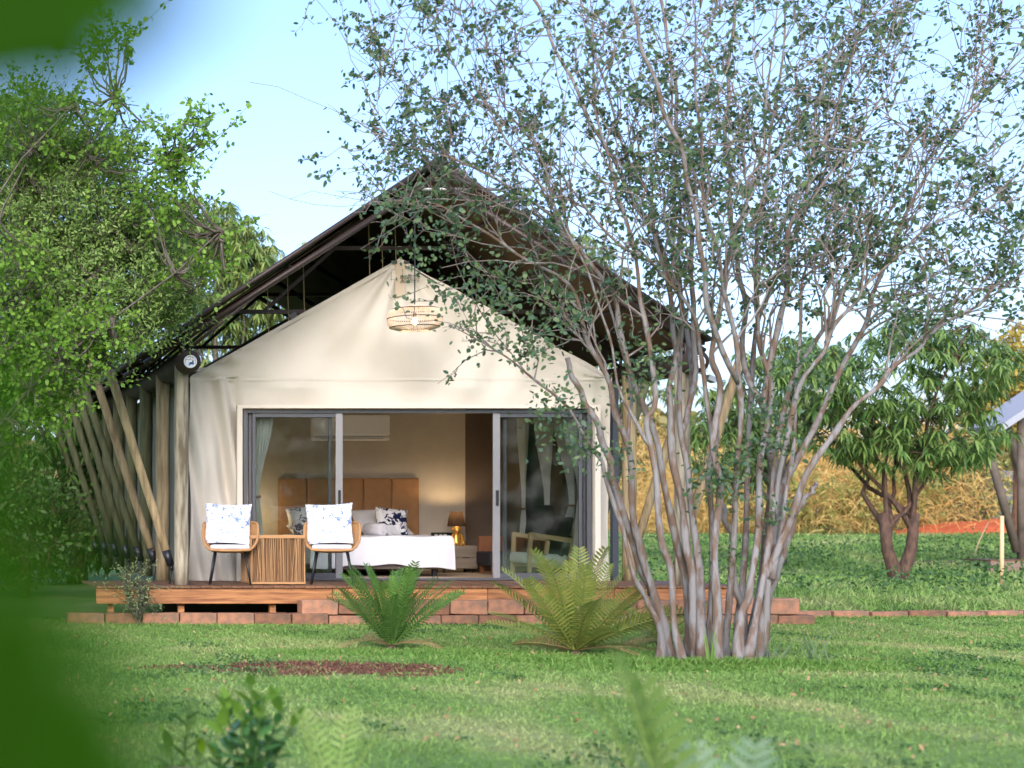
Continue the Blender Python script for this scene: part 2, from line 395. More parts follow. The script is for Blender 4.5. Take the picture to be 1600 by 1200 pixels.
# clover-like weeds scattered in uneven patches
n = 60000; y = 7 + 12 * rng.random(n); x = rng.uniform(.3, 13, n); k_ = in_view(x, y) & (vnoise(x * 1.1 + 9, y * .8, 41) * .6 + vnoise(x * 3.3, y * 2.4, 42) * .5 > .76); x, y = x[k_], y[k_]; n = len(x)
d = rand_dirs(n, .5); d[:, 2] = np.abs(d[:, 2])
tag(link('lawn_weeds', np_mesh('lawn_weeds', *strips(np.stack([x, y, gz(x, y) + .008 + .02 * rng.random(n)], -1), d, side_of(d), rng.uniform(.015, .04, n), .009, .2, 'oval')), WEED), 'dark patches of small weeds in the lawn', 'weeds', kind='stuff')
n = 900; y = 8 + 10.5 * rng.random(n); x = rng.uniform(.3, 13, n); k_ = in_view(x, y); x, y = x[k_], y[k_]; n = len(x); d = rand_dirs(n, .1)
tag(link('leaf_litter', np_mesh('leaf_litter', *strips(np.stack([x, y, gz(x, y) + .022], -1), d, side_of(d), rng.uniform(.02, .05, n), .009, .1, 'oval')), leafmat('dry_leaf', (.34, .20, .09), (.50, .38, .20))), 'fallen dry leaves scattered over the lawn', 'leaf litter', kind='stuff')
n = 42000; y = rng.uniform(11.5, 15.2, n); x = rng.uniform(1.2, 9, n); k_ = earth_mask(x, y) > .5; x, y = x[k_], y[k_]; n = len(x); d = rand_dirs(n, .2)
tag(link('earth_crumbs', np_mesh('earth_crumbs', *strips(np.stack([x, y, gz(x, y) + .004], -1), d, side_of(d), rng.uniform(.008, .028, n), .008, .1, 'oval')), leafmat('crumb', (.085, .038, .025), (.17, .09, .055), 0, .9)), 'crumbly red brown soil in the worn lawn patches', 'soil', kind='stuff')
# rougher tufts in the lawn round the plants and along the blocks
parts = []
for cx, cy, rx, ry, n, hh in ((PX(660, 14.2), 14.25, 1.2, .25, 5000, .09), (PX(900, 13.6), 13.6, .9, .25, 5000, .09), (PX(1120, 13.05), 13.05, .75, .14, 7000, .15), (PX(1130, 12.9), 12.85, 1.2, .2, 7000, .08),
                              (PX(1330, 13.3), 13.25, .9, .16, 4000, .07), (PX(500, 18.0), 18.15, 2.2, .07, 2500, .09), (PX(900, 18), 18.15, 2.2, .07, 2500, .08), (PX(1420, 19.3), 19.15, 2.2, .1, 2500, .1)):
    x = cx + rng.normal(size=n) * rx * .6; y = cy + rng.normal(size=n) * ry * .6
    d = rand_dirs(n, 1.3); d[:, 2] = np.abs(d[:, 2])
    parts.append(strips(np.stack([x, y, gz(x, y)], -1), d, side_of(d), hh * rng.uniform(.4, 1.1, n), .006, .35, 'blade'))
tag(link('ground_cover', np_mesh('ground_cover', *cat(parts)), GRASS_T), 'low tufts of weeds round the plant bases', 'ground cover', kind='stuff')
# rough field behind the edging
N = 150000
y = 19.8 + 31 * rng.random(N) ** 1.5; x = rng.uniform(8.5, 42, N)
keep = in_view(x, y, 900, 1640) & (rng.random(N) > earth_mask(x, y) * .9); x, y = x[keep], y[keep]; N = len(x)
hgt = (.09 + .12 * rng.random(N)) * (.5 + 1.1 * vnoise(x * .8, y * .6, 11))
d = rand_dirs(N, 1.8); d[:, 2] = np.abs(d[:, 2])
V, Fq = strips(np.stack([x, y, gz(x, y) - .01], -1), d, side_of(d), hgt, .005 + .00035 * y, .35, 'blade')
tag(link('field_grass', np_mesh('field_grass', V, Fq), BLADE), 'long green grass in the field beyond the edging', 'grass', kind='stuff')
# broad-leaved weeds in the field
n = 24000
y = rng.choice([23.5, 26.2, 29.5, 33, 38, 44], n) + rng.normal(size=n) * .7; x = rng.uniform(9, 36, n)
k_ = vnoise(x * .7, y * .5, 15) > .42; x, y = x[k_], y[k_]; n = len(x)
k_ = in_view(x, y, 950, 1640); x, y = x[k_], y[k_]; n = len(x)
z = gz(x, y) + rng.random(n) ** 1.3 * .32 * (.5 + vnoise(x, y, 17)); d = rand_dirs(n, .4)
tag(link('field_weeds', np_mesh('field_weeds', *strips(np.stack([x, y, z], -1), d, side_of(d), rng.uniform(.04, .09, n), .02, .2, 'oval')), WEED), 'broad leaved weeds growing through the field', 'weeds', kind='stuff')

# red earth heap, in the sun
mb = MB()
def heap(u, v):
    x = 32.6 + u * 14; yv = 50.6 + v * 5
    e = max(0, 1 - (2 * u - 1) ** 2) ** .6 * max(0, 1 - (2 * v - 1) ** 2) ** .7
    nn = float(vnoise(np.array(x * 2.), np.array(yv * 2.), 21)) * .5 + float(vnoise(np.array(x * 5.), np.array(yv * 5.), 22)) * .3
    return (x, yv, float(gz(x, yv)) - .08 + e * (.52 + .34 * nn))
mb.grid(90, 30, heap)
tag(mb.build('earth_heap', mat('red_earth', (.52, .115, .035), (.36, .075, .025), .95, 3, bump=.8, bscale=6), smooth=True), 'long heap of bright red earth beyond the field', 'earth heap')
# grey block wall far behind the heap
root = empty('boundary_wall', (42, 62, 1.0), 'grey block boundary wall behind the red earth heap', 'wall')
WALLG = mat('grey_block', (.135, .135, .15), (.10, .10, .115), .9, 2, objrand=.12)
mb = MB(); mb.span(39.6, 60, 62.05, 62.3, .6, 3.0); mb.build('wall_core', WALLG, root)
bl = MB(); bl.box((0, 0, 0), (.58, .1, .27)); blm = bl.mesh('wall_block')
for r_ in range(8):
    for c_ in range(16):
        o = link('wall_block', blm, WALLG, root); o.location = (39.9 + c_ * .6 + (r_ % 2) * .3, 62.02, .86 + r_ * .29)

# ------------------------------------------------------------------ the shelter: fly roof on poles
CX = 6.12; RZ = 5.32; SL = .66; HWD = {-1: 3.34, 1: 3.12}; HW = 3.2; YF = 18.5; YB = 28.4
def roofz(x, off=0.): return RZ + off - SL * abs(x - CX)
DZ = .43                                                    # deck level
sh = empty('roof_shelter', (CX, 18.7, 0), 'dark brown pitched fly roof on timber poles over the tent', 'roof shelter')
for s in (-1, 1):
    HW = HWD[s]; mb = MB()
    def top(u, v, s=s):
        x = CX + s * u * (HW + .02); yv = YF + v * (YB - YF)
        return (x, yv, roofz(x) - .03 * math.sin(math.pi * u) * (1 + .3 * math.sin(v * 25)))
    mb.grid(10, 30, top); o = mb.build('roof_sheet', FLY, sh, smooth=True)
    sm = o.modifiers.new('thick', 'SOLIDIFY'); sm.thickness = .012
    mb = MB()
    def under(u, v, s=s):
        x = CX + s * (.05 + u * (HW - .1)); yv = YF + .04 + v * (YB - YF - .1)
        return (x, yv, roofz(x, -.05) - .03 * math.sin(math.pi * u) * (1 + .3 * math.sin(v * 25)))
    mb.grid(10, 30, under); mb.build('roof_lining', FLY_IN, sh, smooth=True)
    # hem pipe along the gable edge and the rafter pipe under it
    mb = MB(); mb.tube([(CX, YF, RZ), (CX + s * HW, YF, roofz(CX + HW))], .03, 8); mb.build('gable_pipe', STEEL, sh, True)
    mb = MB(); mb.tube([(CX + s * HW, YF, roofz(CX + HW)), (CX + s * HW, YB, roofz(CX + HW))], .03, 8); mb.build('eave_pipe', STEEL, sh, True)
    for i, yv in enumerate((18.62, 20.3, 22.4, 24.5, 26.6, 28.2)):
        mb = MB(); mb.tube([(CX, yv, RZ - .20), (CX + s * HW, yv, roofz(CX + HW, -.13))], .038, 8); mb.build('rafter', STEEL, sh, True)
        mb = MB(); x1 = CX + s * 2.9
        mb.tube([(x1, yv, roofz(x1, -.18)), (x1, yv, 3.02)], .022, 6); mb.tube([(x1, yv, 3.22), (CX + s * HW, yv, 3.22)], .02, 6)
        mb.tube([(x1, yv, 3.1), (CX + s * 1.9, yv, roofz(CX + 1.9, -.16))], .02, 6)
        mb.build('bracket', STEEL, sh, True)
    for k in (.25, .5, .75):
        x = CX + s * HW * k
        mb = MB(); mb.tube([(x, YF + .1, roofz(x, -.11)), (x, YB - .1, roofz(x, -.11))], .022, 6); mb.build('purlin', STEEL, sh, True)
mb = MB(); mb.tube([(CX, YF, RZ - .02), (CX, YB, RZ - .02)], .04, 8); mb.build('ridge_pipe', STEEL, sh, True)
for yv in (20.3, 24.5):
    for zc in (4.6, 3.8):
        hw = (RZ - .2 - zc) / SL
        mb = MB(); mb.bar((CX - hw, yv, zc), (CX + hw, yv, zc), .05, .05); mb.build('collar_tie', STEEL, sh)
    for s in (-1, 1):
        mb = MB(); mb.bar((CX + s * .7, yv, 4.6), (CX + s * 1.6, yv, 3.8), .045, .045); mb.build('truss_diagonal', STEEL, sh)
mb = MB(); mb.tube([(CX - .33, 18.62, 5.0), (CX + .75, 18.62, 5.0)], .02, 6); mb.build('ridge_bar', ALU_L, sh, True)
# round posts, log beams and their end discs
SIDE_L, SIDE_R = 3.215, 9.02
for side, X in ((-1, SIDE_L), (1, SIDE_R)):
    for i in range(7):
        yv = 18.7 + 1.36 * i
        r = .081 + .008 * random.random()
        mb = MB(); k = 9
        mb.tube([(X + .003 * math.sin(j * 1.7 + i), yv, DZ + (2.98 - DZ) * j / k) for j in range(k + 1)], [r * (1 + .025 * math.sin(j * 1.3 + i * 2)) for j in range(k + 1)], 14)
        mb.build('post', POLE_G if i == 0 else POLE if i == 1 else POLE_SHADED, sh, True)
    mb = MB(); xb = X + .05
    mb.tube([(xb, 18.42 + j * .9, PZ(565, 18.45)) for j in range(12)], [.128 + .006 * math.sin(j * 2.1) for j in range(12)], 20)
    mb.build('beam', LOG_D, sh, True)
    # printed disc on the beam end
    zc = PZ(565, 18.42); dx = xb + .004
    mb = MB(); mb.tube([(dx, 18.419, zc), (dx, 18.405, zc)], .074, 28); disc = mb.build('sign_disc', PAINT_W, sh)
    if side < 0:
        mb = MB()
        for k, (ax, az, l_, an) in enumerate([(.012, -.012, .05, .3), (.02, -.022, .045, .1), (.0, -.03, .05, .5), (.025, -.003, .04, .8), (.008, -.02, .06, -.1), (.03, -.028, .03, 1.2), (.02, -.012, .05, .9)]):
            mb.box((dx + ax, 18.4035, zc + az), (l_, .002, .011), Matrix.Rotation(-an, 3, 'Y'))
        mb.build('emblem', PAINT_B, sh)
    mb = MB()
    for k in range(26):
        an = 2 * math.pi * k / 26
        if side < 0 and 200 < math.degrees(an) < 330: continue
        mb.box((dx + .061 * math.cos(an), 18.4036, zc + .061 * math.sin(an)), (.006, .002, .009), Matrix.Rotation(-an, 3, 'Y'))
    for k in range(9):
        an = .5 + .28 * k; rr = .025 + .018 * (k % 3) * .8
        mb.box((dx + rr * math.cos(an), 18.4036, zc + rr * math.sin(an)), (.006, .002, .012), Matrix.Rotation(-an, 3, 'Y'))
    mb.build('lettering', PAINT_K, sh)
    # leaning struts with steel shoes
    sg = -1 if side < 0 else 1
    bx = 3.09 if side < 0 else 9.12
    for i in range(7):
        yv = 18.95 + 1.2 * i; zt = 3.15 + .04 * math.sin(i * 2.1); r = .055
        b_ = Vector((bx, yv, DZ + .36)); t_ = Vector((bx + sg * (.74 + .03 * math.sin(i * 1.3)), yv + .02, zt))
        mb = MB(); mb.tube([b_.lerp(t_, j / 8) + Vector((.003 * math.sin(j * 1.3 + i), 0, 0)) for j in range(9)], [r * (.92 + .03 * j / 8 + .015 * math.sin(j * 1.7 + i)) for j in range(9)], 12)
        mb.build('strut', POLE if i < 2 else POLE_SHADED, sh, True)
        d_ = (b_ - t_).normalized()
        mb = MB(); mb.tube([b_ - d_ * .04, b_ + d_ * .15], [.053, .043], 12); mb.tube([b_ + d_ * .15, b_ + d_ * .21], [.024, .018], 8); mb.tube([b_ + d_ * .2, (bx + .03, yv, DZ)], .009, 6)
        mb.build('strut_shoe', BLACK, sh, True)
for X, y0_ in ((3.33, 19.3), (3.4, 20.75), (3.36, 22.2)):
    mb = MB(); mb.tube([(X, y0_, DZ), (X, y0_, 3.3)], .022, 8); mb.build('steel_upright', GALV, sh, True)
# a small lamp under the right corner
mb = MB(); mb.box((9.3, 18.6, PZ(592, 18.6)), (.1, .12, .06), Matrix.Rotation(.4, 3, 'Y')); mb.tube([(9.22, 18.6, PZ(585, 18.6)), (9.05, 18.6, PZ(575, 18.6))], .012, 6); mb.build('flood_lamp', GALV, sh)
for dx in (-.28, -.12, .05, -1.1, -1.3, -1.55):
    mb = MB(); mb.tube([(CX + dx, 20.28, roofz(CX + dx, -.2)), (CX + dx + .02, 20.28, roofz(CX + dx, -.2) - .75)], .006, 4); mb.build('cord', ROPE, sh)

# ------------------------------------------------------------------ the canvas tent and its room
YC = 19.95
TX0, TX1, EZ, AZ = 3.53, 8.74, 2.94, 4.41; TCX = (TX0 + TX1) / 2
OX0, OX1, OZ = PX(375, YC), PX(926, YC), PZ(638, YC)
tent = empty('safari_tent', (TCX, YC, DZ), 'cream canvas safari tent with a wide glass door front', 'tent')
def topz(x): return EZ + (AZ - EZ) * (1 - abs(x - TCX) / ((TX1 - TX0) / 2)) - .035 * math.sin(math.pi * abs(x - TCX) / 2.6)
def wrinkle(x, z):
    a = .018 * math.sin(3.1 * x + 2.2 * z + 1.3 * math.sin(2 * z)) + .010 * math.sin(7.3 * x - 3.7 * z + 2 * math.sin(1.7 * x))
    dl = max(0., 1 - abs((z - EZ) - .85 * (x - TX0) + .05) / .35) if x < TCX - .4 else max(0., 1 - abs((z - EZ) - .8 * (TX1 - x) + .05) / .35)
    a += .02 * dl * math.sin(22 * (z + .5 * x)) * (1 if z > EZ else .3)
    if z < EZ and x < OX0: a += .02 * math.sin(17 * (x + .10 * z) + 2 * z) + .012 * math.sin(31 * x + 4 * z)
    if z < EZ and x > OX1: a += .012 * math.sin(19 * x + 1.5 * z)
    # folds that hang from the peak
    rr = math.hypot(x - TCX, z - AZ); an = math.atan2(x - TCX, AZ - z)
    a += .02 * math.exp(-rr * 1.1) * math.sin(an * 16)
    edge = min(1., max(0., (z - OZ) / .25)) if OX0 < x < OX1 else 1.
    return -a * 2.2 * edge
mb = MB()
mb.grid(30, 70, lambda u, v: (TX0 + u * (OX0 - TX0), YC + wrinkle(TX0 + u * (OX0 - TX0), DZ + v * (OZ - DZ)) + (.02 * (1 - v) ** 2), DZ + v * (OZ - DZ)))
mb.grid(20, 60, lambda u, v: (OX1 + u * (TX1 - OX1), YC + wrinkle(OX1 + u * (TX1 - OX1), DZ + v * (OZ - DZ)), DZ + v * (OZ - DZ)))
def upper(u, v):
    x = TX0 + u * (TX1 - TX0); z = OZ + v * (topz(x) - OZ); return (x, YC + wrinkle(x, z), z)
mb.grid(160, 60, upper)
mb.build('front_canvas', CANVAS, tent, True)
def strip_along(pts, wid, yo):
    mb = MB()
    for (x0, z0), (x1, z1) in zip(pts, pts[1:]):
        k = max(2, int(abs(x1 - x0) / .08) + 1)
        mb.grid(k, 1, lambda u, v: (x0 + u * (x1 - x0), YC + wrinkle(x0 + u * (x1 - x0), z0 + u * (z1 - z0)) - yo, z0 + u * (z1 - z0) + (v - .5) * wid))
    return mb
strip_along([(TX0, EZ - .02), (TX1, EZ - .02)], .035, .006).build('seam', CANVAS, tent, True)
strip_along([(TX0, EZ - .02), (TCX, AZ - .02)], .06, .008).build('gable_hem', CANVAS, tent, True)
strip_along([(TCX, AZ - .02), (TX1, EZ - .02)], .06, .008).build('gable_hem', CANVAS, tent, True)
mb = MB(); mb.grid(1, 8, lambda u, v: (TCX - .06 + u * .12, YC - .03 + wrinkle(TCX, AZ - .05 - v * .5), AZ - .05 - v * .42)); mb.build('peak_patch', mat('canvas_patch', (.50, .42, .31), None, .85), tent, True)
mb = MB(); mb.span(TCX - .1, TCX - .045, YC - .06 + wrinkle(TCX, AZ - .05), YC - .03 + wrinkle(TCX, AZ - .05), AZ - .06, AZ - .03); mb.span(TCX + .045, TCX + .1, YC - .06 + wrinkle(TCX, AZ - .05), YC - .03 + wrinkle(TCX, AZ - .05), AZ - .06, AZ - .03); mb.build('peak_strap', BLACK, tent)
mb = MB(); mb.box((PX(458, YC), YC - .02 + wrinkle(PX(458, YC), PZ(493, YC)), PZ(493, YC)), (.10, .03, .06), Matrix.Rotation(-.5, 3, 'Y')); mb.build('hem_strap', BLACK, tent)
# window lines stitched and printed name under the peak
def text(name, body, size, loc, m, parent):
    cu = bpy.data.curves.new(name, 'FONT'); cu.body = body; cu.size = size; cu.align_x = 'CENTER'; cu.extrude = .001
    o = bpy.data.objects.new(name, cu); col.objects.link(o)
    dg = bpy.context.evaluated_depsgraph_get(); me = bpy.data.meshes.new_from_object(o.evaluated_get(dg)); bpy.data.objects.remove(o)
    me.transform(Matrix.Translation(loc) @ Matrix.Rotation(R(90), 4, 'X')); me.materials.clear()
    return link(name, me, m, parent)
lx = PX(639.5, YC)
YT = YC + min(wrinkle(lx + dx, PZ(py, YC)) for dx in (-.25, -.12, -.06, 0, .06, .12) for py in (426, 434, 440)) - .006
text('printed_name', 'BUSHTEC', .058, (lx, YT, PZ(436, YC)), INK, tent)
text('printed_name', '& CANVAS', .046, (lx, YT, PZ(440.2, YC)), INK, tent)
mb = MB(); mb.span(lx - .11, lx + .11, YT - .001, YT + .002, PZ(441.8, YC), PZ(441.3, YC)); mb.build('printed_line', INK, tent)
mb = MB(); cx_, cz_ = lx, PZ(430.5, YC)
mb.box((cx_, YT, cz_), (.034, .002, .014)); mb.box((cx_ - .012, YT, cz_ - .010), (.007, .002, .014)); mb.box((cx_ + .013, YT, cz_ - .010), (.007, .002, .014)); mb.box((cx_ - .02, YT, cz_ + .002), (.01, .002, .016)); mb.build('printed_emblem', INK, tent)
mb = MB(); mb.span(lx - .235, lx - .231, YT, YT + .002, PZ(440, YC), PZ(426, YC)); mb.span(lx - .25, lx - .17, YT, YT + .002, PZ(437.4, YC), PZ(437, YC)); mb.build('stitching', INK, tent)
# surround strip, dark edge posts
for x0, x1, z0, z1 in ((OX0 - .055, OX0 + .01, DZ, OZ + .03), (OX1 - .01, OX1 + .055, DZ, OZ + .03)):
    mb = MB(); mb.span(x0, x1, YC - .10, YC - .03, z0, z1); mb.build('door_flap_edge', mat('canvas_edge', (.66, .60, .50), None, .8), tent)
mb = MB(); mb.span(OX0 - .055, OX1 + .055, YC - .102, YC - .028, OZ - .005, OZ + .035); mb.build('door_flap_edge', bpy.data.materials['canvas_edge'], tent)
mb = MB(); mb.span(3.42, 3.5, YC - .02, YC + .06, DZ, 2.9); mb.build('corner_post', mat('slate_post', (.05, .06, .075), None, .6), tent)
mb = MB(); mb.span(8.77, 8.84, YC, YC + .08, DZ, 2.9); mb.build('corner_post', bpy.data.materials['slate_post'], tent)
# side walls, roof skin, room
YBK = 23.4; RX0, RX1 = 3.6, 8.64
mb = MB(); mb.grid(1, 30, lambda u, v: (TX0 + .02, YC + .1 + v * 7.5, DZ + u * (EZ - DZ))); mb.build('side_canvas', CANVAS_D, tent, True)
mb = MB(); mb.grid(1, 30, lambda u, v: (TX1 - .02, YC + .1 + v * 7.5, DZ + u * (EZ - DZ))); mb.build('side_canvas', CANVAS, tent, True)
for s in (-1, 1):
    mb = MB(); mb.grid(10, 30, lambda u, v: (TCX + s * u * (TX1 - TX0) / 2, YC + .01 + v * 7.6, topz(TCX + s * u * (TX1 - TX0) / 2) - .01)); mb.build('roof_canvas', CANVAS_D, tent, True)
mb = MB(); mb.span(RX0, PX(727, YBK), YBK, YBK + .05, DZ, 3.2); mb.build('back_wall', WALL, tent)
mb = MB(); mb.span(PX(727, YBK) + .001, RX1, YBK - .03, YBK + .05, DZ, 3.2); mb.build('back_wall_panel', DWALL, tent)
mb = MB(); mb.span(RX0 - .04, RX0, YC + .3, YBK + .05, DZ, 2.9); mb.build('room_side_wall', WALL, tent)
# right wall with two dark window openings: built as piers and lintels
wy = [(20.35, 21.15), (21.55, 22.5)]
mb = MB()
for a, b in ((YC + .3, wy[0][0]), (wy[0][1], wy[1][0]), (wy[1][1], YBK + .05)): mb.span(RX1, RX1 + .05, a, b, DZ, 2.95)
for a, b in wy: mb.span(RX1, RX1 + .05, a, b, DZ, 1.25); mb.span(RX1, RX1 + .05, a, b, 2.5, 2.95)
mb.build('room_side_wall', DWALL, tent)
for a, b in wy:
    mb = MB(); mb.span(RX1 + .035, RX1 + .045, a, b, 1.25, 2.5); mb.build('window_mesh', mat('insect_mesh', (.05, .06, .07), None, .8), tent)
mb = MB(); mb.span(RX0, RX1, YC + .12, YBK + .02, DZ - .05, DZ + .004); mb.build('floor', FLOOR, tent)
mb = MB(); mb.span(RX0, RX1, YC + .35, YBK + .05, 3.05, 3.1); mb.build('ceiling', ROOM_CEIL, tent)

# sliding doors
YD = YC + .03
door = empty('sliding_door', (6.3, YD, DZ), 'grey aluminium sliding glass doors drawn open in the tent front', 'sliding door')
fx0, fx1 = PX(379, YD), PX(922, YD); zt = PZ(640, YD)
mb = MB(); mb.span(fx0, fx1, YD - .05, YD + .07, zt - .045, zt); mb.build('frame_head', ALU, door, bevel=.003)
mb = MB(); mb.span(fx0, fx1, YD - .05, YD + .07, DZ + .005, DZ + .03); mb.build('frame_sill', ALU, door, bevel=.003)
for x in (fx0, fx1 - .055):
    mb = MB(); mb.span(x, x + .055, YD - .049, YD + .069, DZ + .03, zt - .045); mb.build('frame_jamb', ALU, door, bevel=.003)
def panel(px0, px1, yo, m0, m1, handle=None):
    x0, x1 = PX(px0, YD + yo), PX(px1, YD + yo); y = YD + yo; z0, z1 = DZ + .032, zt - .047
    pn = empty('door_panel', (x0, y, z0)); pn.parent = door; pn.matrix_parent_inverse = Matrix.Translation(-Vector(door.location))
    def pt(name, m, *a):
        mb = MB(); mb.span(*a); o = mb.build(name, m, None, bevel=.003); o.parent = pn
        o.matrix_parent_inverse = Matrix.Translation(-Vector((x0, y, z0))); return o
    w0 = .085 if m0 is ALU_L else .04; w1 = .085 if m1 is ALU_L else .04
    pt('stile', m0, x0, x0 + w0, y - .018, y + .018, z0, z1); pt('stile', m1, x1 - w1, x1, y - .018, y + .018, z0, z1)
    pt('rail', ALU, x0 + w0, x1 - w1, y - .016, y + .016, z1 - .05, z1); pt('rail', ALU, x0 + w0, x1 - w1, y - .016, y + .016, z0, z0 + .06)
    pt('pane', GLASS, x0 + w0, x1 - w1, y - .003, y + .003, z0 + .06, z1 - .05)
    if handle:
        hx = x1 - .045 if handle > 0 else x0 + .045
        pt('handle', BLACK, hx - .014, hx + .014, y - .045, y - .018, PZ(790, y), PZ(766, y))
panel(394, 535, -.015, ALU, ALU_L, 1); panel(388, 518, .04, ALU, ALU)
panel(770, 909, -.015, ALU_L, ALU, -1); panel(786, 916, .04, ALU, ALU)

# curtains
def curtain(name, label, p0, p1, zt_, zb, y, tie, zt_tie, x_axis=True, xw=0, folds=7, wt=.05, tiecol=CHESW):
    """gathered curtain hanging from p0..p1 and tied at 'tie'; along x, or along y on the side wall"""
    mb = MB(); nu = folds * 8
    def fn(u, v):
        z = zt_ + v * (zb - zt_); vt = (zt_ - zt_tie) / (zt_ - zb)
        k = 1 - math.sin(min(v / vt, 1) * math.pi / 2) ** 2.0 if v < vt else min(1, (v - vt) / (1 - vt)) ** .7 * .45
        a = p0 + u * (p1 - p0); g = tie + (u - .5) * wt
        s_ = g + (a - g) * k + (0 if v < vt else (.02 * (v - vt)))
        d_ = (.028 * k + .012) * math.sin(u * folds * 2 * math.pi)
        return (s_, y + d_, z) if x_axis else (xw - abs(d_) * 1.5 - .02, s_, z)
    mb.grid(nu, 30, fn)
    ro = empty(name, ((p0 + p1) / 2, y, zb) if x_axis else (xw, (p0 + p1) / 2, zb), label, 'curtain', 'tied cotton curtains')
    mb.build('cloth', CURT, ro, True)
    mb = MB(); c = Vector((tie, y, zt_tie)) if x_axis else Vector((xw - .05, tie, zt_tie))
    ax = (wt * .62, .045)
    mb.tube([c + Vector(((ax[0] if x_axis else ax[1]) * math.cos(a), (ax[1] if x_axis else ax[0]) * math.sin(a), 0)) for a in np.linspace(0, 2 * math.pi, 13)], .014, 6, False)
    mb.build('tie_band', CHESW, ro, True)
yc = YC + .16
curtain('curtain', 'white curtain tied back inside the door next to the canvas and wicker chair', PX(385, yc), PX(427, yc), PZ(645, yc), DZ + .03, yc, PX(399, yc), PZ(776, yc), wt=.10)
curtain('curtain', 'white curtain tied to the door jamb next to the pale armchair', PX(878, yc), PX(915, yc), PZ(645, yc), DZ + .03, yc, PX(909, yc), PZ(776, yc), wt=.09)
curtain('curtain', 'narrow cream curtain on the dark side wall farthest from the door', 22.25, 22.55, 2.62, .98, 0, 22.42, PZ(795, 22.3), False, RX1, 4, .09)
curtain('curtain', 'wide cream curtain on the dark side wall between its two windows', 21.4, 21.95, 2.62, .98, 0, 21.6, PZ(792, 21.7), False, RX1, 6, .14)
curtain('curtain', 'cream curtain on the dark side wall directly behind the armchair', 20.75, 21.3, 2.62, .98, 0, 20.8, PZ(790, 20.9), False, RX1, 6, .14)

# ------------------------------------------------------------------ things in the room
# bed
bx0, bx1, by0, by1 = 5.36, 7.2, 21.2, 23.25
bed = empty('double_bed', ((bx0 + bx1) / 2, by0, DZ), 'double bed with white duvet and tan panelled headboard', 'bed')
mb = MB(); mb.span(bx0 + .05, bx1 - .05, by0 + .06, by1, DZ + .1, DZ + .38); mb.build('bed_base', GREYFAB, bed, bevel=.02)
mb = MB()
for x in (bx0 + .12, bx1 - .2):
    for y in (by0 + .15, by1 - .2): mb.span(x, x + .06, y, y + .06, DZ, DZ + .1)
for (x, y) in [(bx0 + .12, by0 + .15), (bx1 - .2, by0 + .15)]:
    m_ = MB(); m_.span(x, x + .06, y, y + .06, DZ, DZ + .1); m_.build('leg', BLACK, bed)
zb = .965
mb = MB()
def duvet(u, v):
    # u runs across the bed and down both sides, v from headboard over the foot
    W2 = (bx1 - bx0) / 2; cx = (bx0 + bx1) / 2; r = .06
    s = (u - .5) * 2 * (W2 + .36)
    a = max(abs(s) - W2, 0); x = cx + math.copysign(min(abs(s), W2) + min(a, .02) + .04 * a, s); dzs = a
    L = by1 - .1 - by0; t = v * (L + .40); b = max(t - L, 0); y = by1 - .1 - min(t, L) - min(b, .02) - .05 * b
    z = zb - max(dzs, b) - (.0 if max(dzs, b) > 0 else .01 * math.sin(x * 9) * math.sin(y * 7))
    w_ = .018 * math.sin(x * 19 + 1.3) * min(1, b / .2) if b > 0 else 0
    w2 = .018 * math.sin(y * 19) * min(1, a / .2)
    z += (.03 * math.sin(x * 3.1 + 1) + .012 * math.sin(x * 11)) * min(1, b / .35) if b > 0 else 0
    return (x + w2, y - abs(w_), z)
mb.grid(70, 70, duvet); o = mb.build('duvet', WHITE, bed, True)
mb = MB(); mb.span(bx0 + .03, bx1 - .03, by0 + .04, by1, DZ + .38, zb - .03); mb.build('mattress', WHITE, bed, bevel=.04)
hx0, hx1 = PX(437, 23.3), PX(657, 23.3)
hb = MB(); hb.span(hx0, hx1, 23.37, YBK - .003, DZ + .1, PZ(748, 23.3)); hbo = hb.build('headboard', HEAD, bed)
n_ = 5
for i in range(n_):
    a = hx0 + (hx1 - hx0) * i / n_; b = hx0 + (hx1 - hx0) * (i + 1) / n_
    mb = MB(); mb.span(a + .006, b - .006, 23.33, 23.37, DZ + .12, PZ(747, 23.3)); o = mb.build('headboard_panel', HEAD, None, bevel=.025)
    o.parent = hbo
# pillows
def pillow_mesh(name, w_, h_, t_, n=18, pinch=.07):
    mb = MB()
    for sgn in (-1, 1):
        def fn(u, v, sgn=sgn):
            a, b = 2 * u - 1, 2 * v - 1
            x = a * w_ / 2 * (1 - pinch * (1 - b * b)); z = b * h_ / 2 * (1 - pinch * (1 - a * a))
            th = t_ / 2 * (max(0, 1 - a ** 4) * max(0, 1 - b ** 4)) ** .55
            th *= 1 + .06 * math.sin(7 * a + 3 * b) 
            return (x, sgn * th, z)
        mb.grid(n, n, fn)
    return mb.mesh(name, True)
def pillow(name, label, w_, h_, t_, loc, rot, m, catg='pillow', group=None):
    o = link(name, pillow_mesh(name, w_, h_, t_), m); o.location = loc; o.rotation_euler = rot
    return tag(o, label, catg, group)
pillow('bed_pillow', 'white pillow lying flat against the headboard on the bed side by the lamp', .72, .46, .2, (6.85, 23.0, zb + .07), (R(-75), 0, 0), WHITE)
pillow('bed_pillow', 'white pillow propped on the flat one beside the lamp', .68, .44, .18, (6.72, 22.95, zb + .2), (R(-50), 0, 0), WHITE)
pillow('bed_pillow', 'white pillow lying flat on the bed behind the closed glass', .72, .46, .2, (5.85, 23.0, zb + .07), (R(-75), 0, 0), WHITE)
pillow('bed_pillow', 'white pillow propped up behind the closed glass', .68, .44, .18, (5.78, 22.95, zb + .2), (R(-50), R(6), 0), WHITE)
